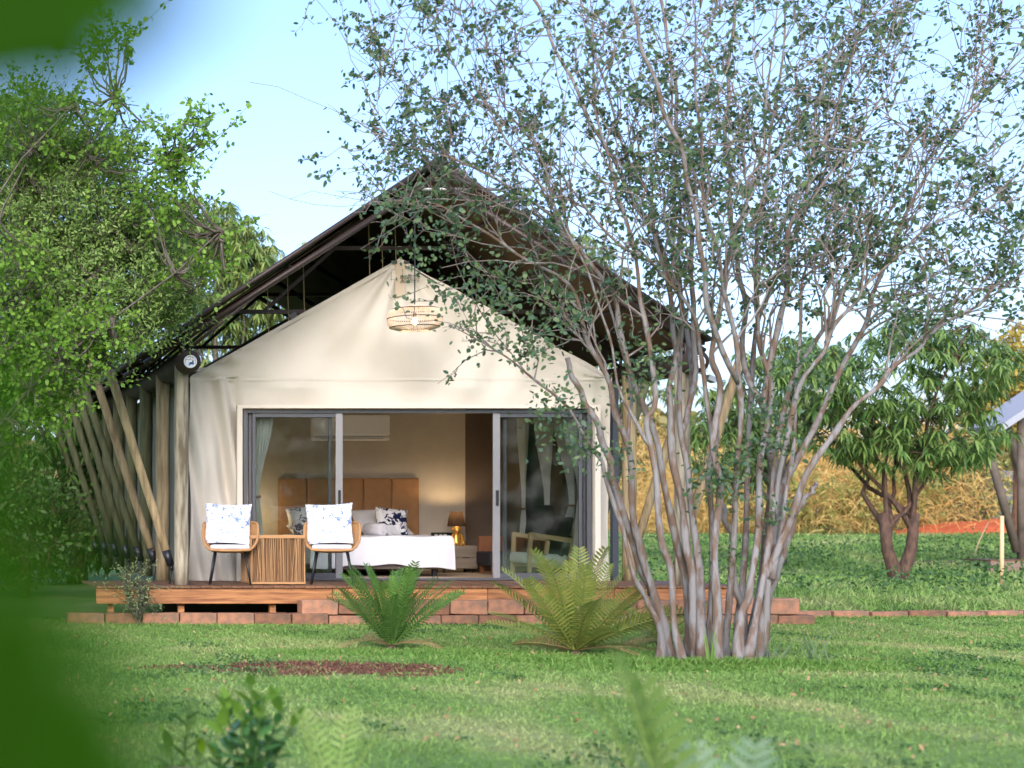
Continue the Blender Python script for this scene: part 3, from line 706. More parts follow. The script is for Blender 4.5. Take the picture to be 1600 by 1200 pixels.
pillow('palm_cushion', 'white cushion printed with navy palm trees on the bed beside the rolled towels', .46, .42, .16, (PX(612, 22.6), 22.6, zb + .19), (R(-24), R(6), 0), PALMP, 'cushion')
pillow('palm_cushion', 'navy palm print cushion on the bed seen through the glass', .46, .46, .16, (PX(480, 22.5), 22.5, zb + .2), (R(-22), R(-8), 0), PALMP, 'cushion')
for i, (px, py, yy, r_) in enumerate(((586, 822, 22.15, .085), (599, 825, 22.3, .075))):
    mb = MB(); c = Vector((PX(px, yy), yy, zb + r_ * .98)); d_ = Vector((.45, -1, 0)).normalized()
    a_ = Vector((1, .45, 0)).normalized()
    mb.tube([c + d_ * t for t in (-.17, -.165, .165, .17)], [r_ * .9, r_, r_, r_ * .93], 20)
    sp = [c + d_ * .172 + (a_ * math.cos(q) + Vector((0, 0, 1)) * math.sin(q)) * (r_ * (.1 + .8 * q / 14)) for q in np.arange(0, 14, .4)]
    mb.tube(sp, .008, 4)
    tag(mb.build('rolled_towel', WHITE, smooth=True), ('larger white rolled towel at the front of the bed', 'smaller white rolled towel tucked against the palm print cushion')[i], 'towel')
# air conditioner
ya = YBK - .11; ax0, ax1 = PX(490, ya - .1), PX(610, ya - .1); az0, az1 = PZ(688, ya - .1), PZ(648, ya - .1)
ac = empty('air_conditioner', ((ax0 + ax1) / 2, YBK, az0), 'white wall mounted air conditioner above the bed', 'air conditioner')
mb = MB(); mb.span(ax0, ax1, YBK - .21, YBK - .005, az0 + .06, az1); mb.build('housing', PLASTIC, ac, bevel=.03)
mb = MB(); mb.span(ax0 + .005, ax1 - .005, YBK - .2, YBK - .02, az0, az0 + .055); mb.build('lower_cover', PLASTIC, ac, bevel=.015)
mb = MB(); mb.span(ax0 + .1, ax1 - .1, YBK - .207, YBK - .195, az0 + .02, az0 + .034); mb.build('air_flap', mat('ac_flap', (.5, .48, .46), None, .5), ac)
# nightstand
ns = empty('nightstand', (PX(722, 22.9), 22.9, DZ), 'grey oak nightstand with one long drawer beside the bed', 'nightstand')
nx0, nx1 = PX(690, 22.75), PX(747, 22.75); nz1, nz0 = PZ(853, 22.75), PZ(889, 22.75)
mb = MB(); mb.span(nx0, nx1, 22.76, 23.2, nz0, nz1); mb.build('carcass', GREYW, ns, bevel=.004)
for k in range(2):
    mb = MB(); h_ = (nz1 - nz0 - .03) / 2; z_ = nz0 + .01 + k * (h_ + .008); mb.span(nx0 + .012, nx1 - .012, 22.742, 22.76, z_, z_ + h_); mb.build('drawer_front', GREYW, ns, bevel=.003)
mb = MB(); mb.span(PX(723, 22.73), PX(734, 22.73), 22.732, 22.743, PZ(872, 22.73), PZ(870.5, 22.73)); mb.build('drawer_pull', BLACK, ns)
for x in (nx0 + .04, nx1 - .07):
    for y in (22.8, 23.12):
        mb = MB(); mb.span(x, x + .03, y, y + .03, DZ, nz0); mb.build('leg', BLACK, ns)
# monkey lamp
lp = empty('table_lamp', (PX(713, 22.95), 22.95, nz1), 'lit table lamp with gilded sitting monkey base and dark shade on the nightstand', 'lamp')
lx_, ly_, lz_ = lp.location
mb = MB()
mb.lathe([(.0, 0), (.075, .0), (.08, .02), (.07, .07), (.055, .13), (.05, .165), (.03, .185), (.0, .19)], (lx_, ly_, lz_), 16, .9)
mb.lathe([(0, 0), (.03, .004), (.05, .03), (.055, .055), (.045, .085), (.02, .105), (0, .108)], (lx_, ly_ - .01, lz_ + .175), 16)
mb.lathe([(0, 0), (.018, .004), (.026, .02), (.02, .038), (0, .044)], (lx_, ly_ - .052, lz_ + .19), 10)
for s in (-1, 1):
    mb.lathe([(0, 0), (.014, .004), (.018, .016), (.012, .028), (0, .032)], (lx_ + s * .057, ly_, lz_ + .215), 8)
    mb.tube([(lx_ + s * .045, ly_ - .02, lz_ + .165), (lx_ + s * .075, ly_ - .05, lz_ + .10), (lx_ + s * .05, ly_ - .085, lz_ + .04), (lx_ + s * .035, ly_ - .09, lz_ + .0)], [.022, .019, .016, .018], 8)
    mb.tube([(lx_ + s * .05, ly_ - .01, lz_ + .03), (lx_ + s * .085, ly_ - .06, lz_ + .07), (lx_ + s * .075, ly_ - .08, lz_ + .0)], [.03, .027, .02], 8)
mb.build('monkey_base', GOLD, lp, True)
mb = MB(); mb.tube([(lx_, ly_, lz_ + .28), (lx_, ly_, lz_ + .36)], .008, 6); mb.build('stem', BLACK, lp)
mb = MB(); q = 20
mb.grid(q, 1, lambda u, v: (lx_ + (.125 - .035 * v) * math.cos(u * 2 * math.pi), ly_ + (.125 - .035 * v) * math.sin(u * 2 * math.pi), lz_ + .275 + v * .21)); mb.build('lamp_shade', LSHADE, lp, True)
mb = MB(); mb.lathe([(0, 0), (.02, .01), (.025, .03), (0, .05)], (lx_, ly_, lz_ + .36), 10); mb.build('bulb', BULB, lp, True)
pl = bpy.data.lights.new('lamp_light', 'POINT'); pl.energy = 5; pl.color = (1, .70, .38); pl.shadow_soft_size = .02
po = bpy.data.objects.new('lamp_light', pl); col.objects.link(po); po.location = (lx_, ly_, lz_ + .45)
# sockets
sk = empty('socket_panel', (PX(687, YBK - .03), YBK, PZ(840, YBK)), 'black wall socket panel with white outlets between bed and lamp', 'socket panel')
mb = MB(); mb.span(PX(674, YBK - .03), PX(708, YBK - .03), YBK - .03, YBK - .002, PZ(842, YBK), PZ(832, YBK)); mb.build('plate', BLACK, sk, bevel=.003)
for k in range(3):
    x = PX(679 + k * 7, YBK - .03); mb = MB(); mb.span(x, x + .045, YBK - .036, YBK - .031, PZ(840.5, YBK), PZ(834.5, YBK)); mb.build('outlet', PLASTIC, sk)
# the same nightstand, lamp and sockets on the other side of the bed, half hidden by curtain and chair
def twin(src, dx, label):
    c = src.copy(); col.objects.link(c); c.location = src.location + Vector((dx, 0, 0)); c['label'] = label
    for ch in src.children:
        k_ = ch.copy(); col.objects.link(k_); k_.parent = c
    return c
DXT = -(lx_ - (hx0 + hx1) / 2) * 2
twin(ns, DXT, 'grey oak nightstand behind the tied curtain and closed glass'); twin(lp, DXT, 'lit monkey lamp standing behind the tied curtain and closed glass'); twin(sk, DXT + .08, 'black wall socket panel behind the closed glass')
po2 = po.copy(); col.objects.link(po2); po2.location = po.location + Vector((DXT, 0, 0))
# dark cushioned wooden bench by the right wall, seen through the open panel edge
be = empty('luggage_bench', (7.95, 22.2, DZ), 'chestnut wood luggage bench with dark cushion against the brown wall', 'bench')
b0, b1 = PX(761, 22.2), PX(806, 22.2)
mb = MB(); mb.span(b0, b1, 22.5, 22.56, PZ(868, 22.2), PZ(838, 22.2)); mb.build('back_board', CHESW, be, bevel=.005)
mb = MB(); mb.span(b0 - .05, b1, 21.95, 22.5, PZ(884, 22.2), PZ(862, 22.2)); mb.build('seat_cushion', DARKF, be, bevel=.03)
for x in (b0, b1 - .05):
    for y in (22.0, 22.44):
        mb = MB(); mb.span(x, x + .05, y, y + .05, DZ, PZ(884, 22.2)); mb.build('leg', CHESW, be)
# slatted bench and dark screen behind the armchair
sb = empty('slatted_bench', (8.2, 21.6, DZ), 'chestnut slatted bench standing behind the pale armchair', 'bench')
c0, c1 = PX(806, 21.3), PX(895, 21.3)
mb = MB(); mb.span(c0, c1, 21.3, 21.36, PZ(846, 21.3), PZ(836, 21.3)); mb.build('top_rail', CHESW, sb, bevel=.004)
mb = MB(); mb.span(c0, c0 + .11, 21.29, 21.37, DZ, PZ(837, 21.3)); mb.build('end_board', CHESW, sb, bevel=.004)
mb = MB(); mb.span(c0, c1, 21.3, 21.36, PZ(892, 21.3), PZ(884, 21.3)); mb.build('bottom_rail', CHESW, sb, bevel=.004)
for k in range(6):
    x = c0 + .17 + k * .105; mb = MB(); mb.span(x, x + .055, 21.315, 21.345, PZ(885, 21.3), PZ(846, 21.3)); mb.build('slat', CHESW, sb)
mb = MB(); z0, z1 = PZ(836, 21.32), PZ(789, 21.4)
mb.add([(c0 + .13, 21.31, z0), (c1, 21.31, z0), (c1, 21.45, z1), (c0 + .24, 21.45, z1), (c0 + .13, 21.35, z0), (c1, 21.35, z0), (c1, 21.49, z1), (c0 + .24, 21.49, z1)],
       [(0, 1, 2, 3), (7, 6, 5, 4), (0, 4, 5, 1), (1, 5, 6, 2), (2, 6, 7, 3), (3, 7, 4, 0)])
tag(mb.build('dark_panel', DARKF, bevel=.01), 'dark padded panel leaning above the slatted bench', 'panel')
# pale armchair, seen from its side
YA = 20.45
arm = empty('armchair', (PX(860, YA), YA, DZ), 'pale oak armchair with light seat just inside the glass', 'armchair')
for y in (YA, YA + .56):
    mb = MB(); mb.bar(P(826.5, 905, YA) * 1 + Vector((0, y - YA, 0)), P(829, 833, YA) + Vector((0, y - YA, 0)), .05, .045); mb.build('front_leg', PALEW, arm, bevel=.006)
    mb = MB(); mb.bar(P(827, 835, YA) + Vector((0, y - YA, 0)), P(894, 845, YA) + Vector((0, y - YA, 0)), .045, .06); mb.build('armrest', PALEW, arm, bevel=.006)
    mb = MB(); mb.bar(P(884, 905, YA) + Vector((0, y - YA, 0)), P(904, 808, YA) + Vector((0, y - YA, 0)), .05, .055); mb.build('rear_leg', PALEW, arm, bevel=.006)
    mb = MB(); mb.bar(P(856, 845, YA) + Vector((0, y - YA, 0)), P(853, 865, YA) + Vector((0, y - YA, 0)), .04, .05); mb.build('arm_post', PALEW, arm, bevel=.004)
    mb = MB(); mb.bar(P(827, 883, YA) + Vector((0, y - YA, 0)), P(889, 886, YA) + Vector((0, y - YA, 0)), .05, .05); mb.build('side_rail', PALEW, arm, bevel=.004)
mb = MB(); a = P(819, 872, YA); b = P(890, 878, YA); mb.box(((a + b) / 2) + Vector((0, .28, .01)), (b.x - a.x, .5, .14), Matrix.Rotation(.06, 3, 'Y')); mb.build('seat_cushion', mat('pale_upholstery', (.58, .62, .58), None, .85), arm, True, bevel=.04)
mb = MB(); a = P(882, 872, YA); b = P(900, 808, YA); mb.box(((a + b) / 2) + Vector((-.03, .28, 0)), (.07, .5, (b - a).length), Matrix.Rotation(.28, 3, 'Y')); mb.build('back_cushion', DARKF, arm, bevel=.03)

# ------------------------------------------------------------------ deck
DY = 18.42
deck = empty('timber_deck', (6, DY, 0), 'low reddish timber deck in front of the tent', 'deck')
dx0, dx1 = PX(150, DY), PX(1166, DY)
pm = MB(); pm.box((0, 0, 0), (.113, 1.56, .026)); pmm = pm.mesh('plank')
k = 0; x = dx0 + .06
while x < dx1 - .03:
    o = link('plank', pmm, PLANKW, deck, bevel=.003); o.location = (x, DY - .03 + .78, DZ - .013 + .002 * math.sin(k * 2.7)); x += .119; k += 1
edges = [dx0, PX(232, DY), PX(520, DY), PX(762, DY), PX(960, DY), dx1]
for a, b in zip(edges, edges[1:]):
    mb = MB(); mb.span(a + .003, b - .003, DY, DY + .045, DZ - .205, DZ - .03); mb.build('fascia_board', DECKW, deck, bevel=.006)
for px in (175, 286, 430, 600, 780, 960, 1120):
    x = PX(px, DY); mb = MB(); mb.span(x - .035, x + .035, DY + .12, DY + .19, 0, DZ - .03); mb.build('deck_post', DECKW, deck)
mb = MB(); mb.span(dx0 + .9, dx1 - .2, DY + .9, DY + .95, -.02, DZ - .04); mb.build('underdeck_shade', BLACK, deck)  # black sheet standing in for the darkness under the open deck
# terracotta blocks
wall = empty('block_edging', (6, 18.25, 0), 'dry laid terracotta blocks along the foot of the deck', 'block edging')
YB_ = 18.2
variants = []
for k in range(4):
    mb = MB(); mb.box((0, 0, 0), (.405 + .008 * random.random(), .2, .165)); me = mb.mesh('block')
    for v in me.vertices: v.co += Vector((random.uniform(-.008, .008), random.uniform(-.01, .01), random.uniform(-.006, .006)))
    variants.append(me)
def block(x, y, z, rz=0, sc_=(1, 1, 1), parent=wall):
    o = link('block', random.choice(variants), BLOCK, parent, bevel=.012); o.location = (x, y + random.uniform(-.012, .012), z); o.rotation_euler = (random.uniform(-.02, .02), random.uniform(-.015, .015), rz + random.uniform(-.02, .02)); o.scale = sc_
    return o
x = PX(105, YB_)
while x < PX(1240, YB_):
    low = x < PX(470, YB_)
    block(x + .2, YB_, .055 if low else .045, sc_=(1, 1, .98 if low else .8)); x += .42
x = PX(468, YB_) + .21
while x < PX(1130, YB_):
    block(x, YB_ + .03, .20); x += .42
mb = MB(); mb.span(PX(1118, YB_), PX(1243, YB_), YB_ - .09, YB_ + .14, .12, .30); o = mb.build('long_block', BLOCK, wall, bevel=.015)
ed = empty('lawn_edging', (PX(1400, 19.5), 19.5, 0), 'row of sunken terracotta blocks edging the lawn', 'lawn edging')
x = PX(1236, 19.45)
while x < PX(1640, 19.45):
    block(x + .21, 19.45, .035 - .02 * random.random(), sc_=(1.05, 1, .75), parent=ed); x += .44 + .03 * random.random()

# ------------------------------------------------------------------ deck furniture
def make_chair(loc, rz, label):
    ch = empty('wicker_chair', loc, label, 'chair', 'wicker tub chairs on the deck', rz)
    def rim(th):      # th 0 = back, +-pi*.62 = arm fronts
        t = abs(th) / (math.pi * .62); r = .295 + .03 * t * t
        h = .735 - .05 * t ** 2 - .19 * max(0, t - .72) ** 1.2 / .28 ** 1.2
        return Vector((r * math.sin(th), r * .92 * math.cos(th) - (.03 * t), h))
    def foot(th): return Vector((.235 * math.sin(th), .225 * math.cos(th), .405))
    ths = np.linspace(-math.pi * .62, math.pi * .62, 58)
    mb = MB()
    for th in ths:
        a, b = foot(th), rim(th); m_ = a.lerp(b, .5) + Vector((math.sin(th), math.cos(th), 0)) * .018
        mb.tube([a, m_, b], .0085, 5, False)
    o = mb.build('woven_shell', RATTAN, ch, True, world=False); o['kind'] = 'stuff'
    mb = MB(); mb.grid(36, 4, lambda u, v: (lambda th: (foot(th).lerp(rim(th), v) + Vector((math.sin(th), math.cos(th), 0)) * (.018 * math.sin(v * math.pi) + .006)))((u - .5) * 2 * math.pi * .61)); mb.build('shell_lining', RATTAN, ch, True, world=False)
    fr = [rim(t) for t in np.linspace(-math.pi * .62, math.pi * .62, 40)]
    l0, l1 = rim(-math.pi * .62), rim(math.pi * .62)
    low = [Vector((.27, -.20, .44)), Vector((.22, -.245, .405)), Vector((.08, -.26, .398)), Vector((-.08, -.26, .398)), Vector((-.22, -.245, .405)), Vector((-.27, -.20, .44))]
    mb = MB(); mb.tube(fr + low + [fr[0]], .0145, 8, False); mb.build('rim', RATTAN, ch, True, world=False)
    mb = MB(); mb.grid(12, 12, lambda u, v: ((u - .5) * .5 * (1 - .12 * (2 * v - 1) ** 2), (v - .5) * .5, .395 - .03 * (1 - (2 * u - 1) ** 4) * (1 - (2 * v - 1) ** 4))); mb.build('seat_pan', RATTAN, ch, True, world=False)
    mb = MB(); mb.box((0, -.015, .435), (.45, .45, .055)); mb.build('seat_cushion', WHITE, ch, True, bevel=.025, world=False)
    for sx in (-1, 1):
        for sy in (-1, 1):
            mb = MB(); mb.tube([(sx * .17, sy * .16, .39), (sx * .235, sy * .225, .0)], [.016, .010], 8); mb.build('leg', BLACK, ch, True, world=False)
    return ch
CHY = 18.85
for px, rz, lab, lab2 in ((360, R(-13), 'wicker tub chair standing before the canvas beside the door', 'white and blue printed cushion on the wicker chair in front of the canvas'),
                          (519, R(-16), 'wicker tub chair standing in front of the bed', 'white and blue printed cushion on the wicker chair in front of the bed')):
    x = PX(px, CHY); make_chair((x, CHY, DZ + .002), rz, lab)
    pillow('throw_pillow', lab2, .54, .50, .17, (x - .015, CHY + .07, DZ + .002 + .46 + .245), (R(-17), R(1.5 if px < 400 else -2), rz), TOILE, 'cushion', 'printed cushions on the wicker chairs')
# woven side table
SY = 18.72; s0, s1 = PX(393, SY), PX(476, SY); sw = s1 - s0; zt_ = PZ(838, SY)
st = empty('woven_side_table', ((s0 + s1) / 2, SY + .28, DZ), 'square woven strip side table between the two wicker chairs', 'side table')
for z in (DZ + .02, zt_ - .012):
    mb = MB()
    pts = [(s0, SY, z), (s1, SY, z), (s1, SY + .56, z), (s0, SY + .56, z), (s0, SY, z)]
    for a, b in zip(pts, pts[1:]): mb.bar(a, b, .022, .022)
    mb.build('frame_ring', RATTAN, st)
mb = MB()
for sx, sy, dx, dy in ((s0, SY, 1, 0), (s0, SY + .56, 1, 0), (s0, SY, 0, 1), (s1, SY, 0, 1)):
    L_ = sw if dx else .56; t = .0
    while t < L_:
        j = random.uniform(-.022, .022) if random.random() < .7 else random.uniform(-.06, .06)
        a = (sx + dx * t, sy + dy * t, DZ + .02); t2 = min(max(t + j, 0), L_); b = (sx + dx * t2, sy + dy * t2, zt_ - .012)
        mb.bar(a, b, random.uniform(.009, .017), .006); t += random.uniform(.012, .019)
o = mb.build('woven_side', WEAVE, st); o['kind'] = 'stuff'
mb = MB(); mb.span(s0 - .005, s1 + .005, SY - .005, SY + .565, zt_ - .004, zt_ + .012); mb.build('table_top', RATTAN, st, bevel=.004)
mb = MB(); mb.span(s0 + .03, s1 - .03, SY + .03, SY + .53, DZ + .01, zt_ - .03); mb.build('inner_box', mat('table_inner', (.16, .09, .045), None, .8), st)

# rattan pendant lamp hung from the roof
LY = 19.0; lx, lz = PX(648, LY), PZ(498, LY)
pen = empty('pendant_lamp', (lx, LY, lz), 'round rattan pendant lamp glowing in front of the gable', 'pendant lamp')
rw, rh = 41 / F * LY, 18.5 / F * LY
def shell_pt(an, t):      # t -1 bottom .. 1 top
    e = (1 - abs(t) ** 3.2) ** .5; r = rw * (.52 + .48 * e); return Vector((lx + r * math.cos(an), LY + r * math.sin(an), lz + t * rh))
mb = MB()
for k in range(74):
    an = 2 * math.pi * k / 74; mb.tube([shell_pt(an, t) for t in np.linspace(-1, 1, 9)], .0042, 4, False)
o = mb.build('rattan_ribs', RLAMP, pen, True); o['kind'] = 'stuff'
for t in (-.72, .05, .8):
    mb = MB(); mb.tube([shell_pt(a, t) + Vector((.003 * math.cos(a), .003 * math.sin(a), 0)) for a in np.linspace(0, 2 * math.pi, 41)], .0055, 5, False); mb.build('dark_band', BAND, pen, True)
for t, r_ in ((1, .52), (1.0, .28)):
    mb = MB(); mb.tube([(lx + rw * r_ * math.cos(a), LY + rw * r_ * math.sin(a), lz + rh * t) for a in np.linspace(0, 2 * math.pi, 31)], .006, 5, False); mb.build('top_ring', RLAMP, pen, True)
mb = MB()
for k in range(28):
    an = 2 * math.pi * k / 28; mb.tube([(lx + rw * .52 * math.cos(an), LY + rw * .52 * math.sin(an), lz + rh), (lx + .02 * math.cos(an), LY + .02 * math.sin(an), lz + rh)], .004, 4, False)
mb.build('top_spokes', RLAMP, pen)['kind'] = 'stuff'
mb = MB(); mb.tube([(lx, LY, lz + .03), (lx, LY, roofz(lx, -.1))], .007, 6); mb.build('cable', BLACK, pen)
mb = MB(); mb.lathe([(0, 0), (.018, .004), (.02, .05), (0, .055)], (lx, LY, lz + .015), 10); mb.build('bulb_holder', BLACK, pen, True)
mb = MB(); mb.lathe([(0, -.075), (.02, -.07), (.032, -.045), (.028, -.015), (.014, .01), (0, .015)], (lx, LY, lz), 14); mb.build('bulb', BULB, pen, True)
pl = bpy.data.lights.new('pendant_light', 'POINT'); pl.energy = 1.2; pl.color = (1, .66, .32); pl.shadow_soft_size = .03
po = bpy.data.objects.new('pendant_light', pl); col.objects.link(po); po.location = (lx, LY, lz - .1)

# ------------------------------------------------------------------ neighbouring tent at the right edge
nb = empty('neighbour_tent', (PX(1620, 32), 33, .4), 'corner of the next tent with leaning grey poles beyond the wooden stake', 'tent')
zd = PZ(877, 31.5)
mb = MB(); mb.span(PX(1548, 31.5), PX(1548, 31.5) + 4, 31.5, 31.6, zd - .22, zd); mb.build('fascia_board', mat('grey_board', (.20, .14, .11), None, .8), nb)
mb = MB(); mb.span(PX(1548, 31.5), PX(1548, 31.5) + 4, 31.5, 32.3, zd, zd + .03); mb.build('deck_floor', PLANKW, nb)
for (a, b, D) in (((1535, 668), (1589, 862), 31.8), ((1566, 640), (1612, 800), 32.6), ((1596, 655), (1596, 875), 32)):
    mb = MB(); mb.tube([P(*a, D), P(*b, D)], .075, 10); mb.build('strut', mat('grey_pole', (.13, .105, .085), (.08, .065, .05), .85, 4) if a[0] == 1535 else bpy.data.materials['grey_pole'], nb, True)
mb = MB(); A = P(1562, 665, 31.6); B = P(1660, 600, 31.6)
mb.add([A, B, B + Vector((0, 1, 0)), A + Vector((0, 1, 0)), A + Vector((.05, 0, -.12)), B + Vector((.05, 0, -.12)), B + Vector((.05, 1, -.12)), A + Vector((.05, 1, -.12))],
       [(0, 1, 2, 3), (7, 6, 5, 4), (0, 4, 5, 1), (1, 5, 6, 2), (2, 6, 7, 3), (3, 7, 4, 0)]); mb.build('roof_sheet', mat('grey_sheet', (.28, .30, .34), None, .5), nb)
mb = MB(); mb.span(PX(1612, 33), PX(1612, 33) + 3, 33, 33.3, zd, 3.0); mb.build('tent_wall', CANVAS_D, nb)
# stake in the field and a thin cane
mb = MB(); z0 = float(gz(PX(1565, 26), 26)); mb.tube([(PX(1565, 26), 26, z0 - .05), (PX(1565.5, 26), 26, PZ(806, 26))], [.034, .03], 8); tag(mb.build('wooden_stake', PALEW, smooth=True), 'pale round wooden stake upright in the field grass', 'stake')
mb = MB(); mb.tube([P(1522, 868, 34), P(1530, 845, 34), P(1545, 815, 34)], [.02, .016, .01], 6); tag(mb.build('cane', ROPE, smooth=True), 'thin dry cane leaning in front of the red earth', 'cane')

# ------------------------------------------------------------------ the many-stemmed tree
ST = [
 (.050, -.15, [(1033, 1028), (1029, 976), (1010, 937), (991, 899), (968, 815), (945, 738), (930, 707), (895, 650), (850, 603), (800, 566), (750, 532), (700, 508)]),
 (.066, -.3, [(1048, 1030), (1022, 926), (1003, 868), (991, 815), (983, 711), (964, 650), (951, 600), (923, 540), (900, 467), (868, 428), (807, 397), (750, 358), (690, 322), (640, 312)]),
 (.058, .1, [(1068, 1033), (1056, 983), (1049, 899), (1033, 845), (1027, 761), (1016, 700), (1012, 657), (1022, 623), (1008, 497), (1000, 453), (987, 387), (977, 330), (960, 287), (945, 230), (930, 150), (925, 60), (920, -40)]),
 (.060, -.5, [(1079, 1033), (1075, 918), (1056, 849), (1041, 772), (1028, 696), (1006, 638), (995, 608), (980, 570), (970, 520), (963, 467), (923, 417), (897, 377), (880, 353), (820, 310), (760, 270), (700, 245), (620, 225), (560, 190)]),
 (.066, .4, [(1089, 1033), (1083, 907), (1072, 861), (1068, 792), (1049, 715), (1049, 638), (1045, 600), (1057, 553), (1053, 513), (1043, 453), (1032, 393), (1020, 347), (1010, 300), (980, 240), (950, 150), (920, 60), (905, -20)]),
 (.056, .9, [(1098, 1025), (1091, 891), (1079, 772), (1068, 696), (1060, 631), (1064, 600), (1062, 487), (1063, 387), (1058, 287), (1050, 180), (1045, 80), (1040, -30)]),
 (.046, -.7, [(1110, 1028), (1110, 907), (1112, 792), (1106, 746), (1112, 700), (1112, 677), (1102, 623), (1097, 553), (1087, 503), (1060, 460), (1027, 417), (1007, 400), (977, 390), (930, 340), (880, 280), (830, 220), (780, 150), (740, 60)]),
 (.060, .2, [(1121, 1030), (1118, 907), (1120, 815), (1125, 753), (1114, 688), (1125, 600), (1113, 553), (1125, 470), (1143, 393), (1163, 320), (1170, 287), (1187, 253), (1195, 200), (1205, 100), (1215, -20)]),
 (.030, -.3, [(1165, 1005), (1162, 960), (1146, 907), (1144, 845), (1133, 807), (1125, 776), (1121, 720), (1118, 650)]),
 (.052, -.8, [(1137, 1030), (1137, 983), (1148, 792), (1156, 677), (1156, 600), (1150, 550), (1140, 480), (1120, 400), (1105, 330), (1095, 250), (1090, 150), (1085, 50), (1083, -30)]),
 (.062, .7, [(1152, 1026), (1160, 956), (1171, 926), (1183, 845), (1187, 753), (1194, 677), (1206, 600), (1183, 520), (1182, 437), (1190, 330), (1200, 250), (1215, 150), (1225, 40), (1230, -30)]),
 (.070, -.2, [(1171, 1026), (1187, 926), (1198, 830), (1210, 753), (1200, 690), (1196, 624), (1206, 545), (1219, 503), (1230, 453), (1227, 380), (1240, 347), (1257, 310), (1267, 253), (1290, 220), (1310, 150), (1340, 60), (1350, -20)]),
 (.060, .5, [(1183, 1022), (1190, 930), (1210, 891), (1213, 784), (1248, 715), (1269, 676), (1306, 590), (1337, 540), (1348, 511), (1361, 474), (1374, 440), (1385, 400), (1420, 330), (1470, 240), (1530, 160), (1590, 100), (1640, 50)]),
 (.060, -.4, [(1190, 1018), (1198, 907), (1213, 868), (1236, 807), (1259, 746), (1286, 700), (1313, 665), (1340, 630), (1369, 605), (1398, 574), (1429, 550), (1448, 527), (1495, 495), (1526, 477), (1553, 450), (1574, 440), (1640, 405)]),
 (.034, -.1, [(1192, 960), (1215, 890), (1229, 849), (1248, 792), (1267, 769), (1275, 755)]),
 (.052, .8, [(1165, 1028), (1195, 900), (1205, 800), (1214, 702), (1232, 610), (1267, 545), (1298, 492), (1327, 445), (1350, 390), (1400, 320), (1440, 260), (1500, 190), (1560, 120), (1610, 60)]),
 (.050, -.7, [(1176, 1026), (1200, 890), (1213, 780), (1225, 702), (1251, 603), (1285, 550), (1306, 508), (1337, 469), (1358, 443), (1400, 400), (1460, 350), (1540, 310), (1610, 275)]),
 (.050, 1.0, [(1150, 1030), (1160, 900), (1168, 760), (1173, 603), (1180, 537), (1187, 487), (1210, 447), (1223, 407), (1250, 353), (1275, 300), (1300, 230), (1330, 150), (1400, 50), (1430, -20)]),
 (.032, .3, [(1205, 905), (1225, 800), (1240, 690), (1247, 553), (1257, 433), (1287, 367), (1323, 270), (1350, 200), (1390, 120), (1410, 30)]),
 (.038, -.4, [(1020, 930), (1000, 880), (970, 790), (957, 746), (945, 695), (922, 642), (900, 600), (885, 560)]),
 (.054, 1.1, [(1100, 1030), (1100, 900), (1098, 780), (1090, 680), (1085, 600), (1083, 500), (1080, 400), (1075, 300), (1060, 200), (1050, 100), (1030, -10)]),
 (.052, .6, [(1140, 1030), (1138, 900), (1140, 760), (1150, 650), (1160, 560), (1165, 480), (1150, 400), (1140, 300), (1135, 200), (1140, 100), (1150, -10)]),
 (.048, -1.0, [(1125, 1030), (1128, 870), (1140, 700), (1128, 600), (1110, 500), (1100, 420), (1085, 330), (1065, 240), (1030, 150), (1000, 60), (985, -10)]),
 (.050, .7, [(1060, 1032), (1040, 920), (1010, 790), (1000, 690), (985, 610), (965, 520), (930, 430), (880, 370), (830, 330), (760, 300), (690, 255), (650, 180), (600, 120), (540, 80)]),
 (.050, -.9, [(1054, 1032), (1030, 920), (1005, 800), (985, 700), (972, 620), (950, 520), (915, 420), (870, 330), (800, 230), (740, 150), (690, 60), (660, -20)]),
 (.046, 1.2, [(1130, 1030), (1132, 880), (1120, 740), (1098, 620), (1075, 520), (1040, 400), (985, 300), (930, 200), (880, 100), (840, 10), (820, -30)]),
]
tree = empty('many_stemmed_tree', (PX(1110, 13.4), 13.4, 0), 'tall many stemmed tree with smooth grey and brown trunks', 'tree')
stems3 = []; TD = 13.4
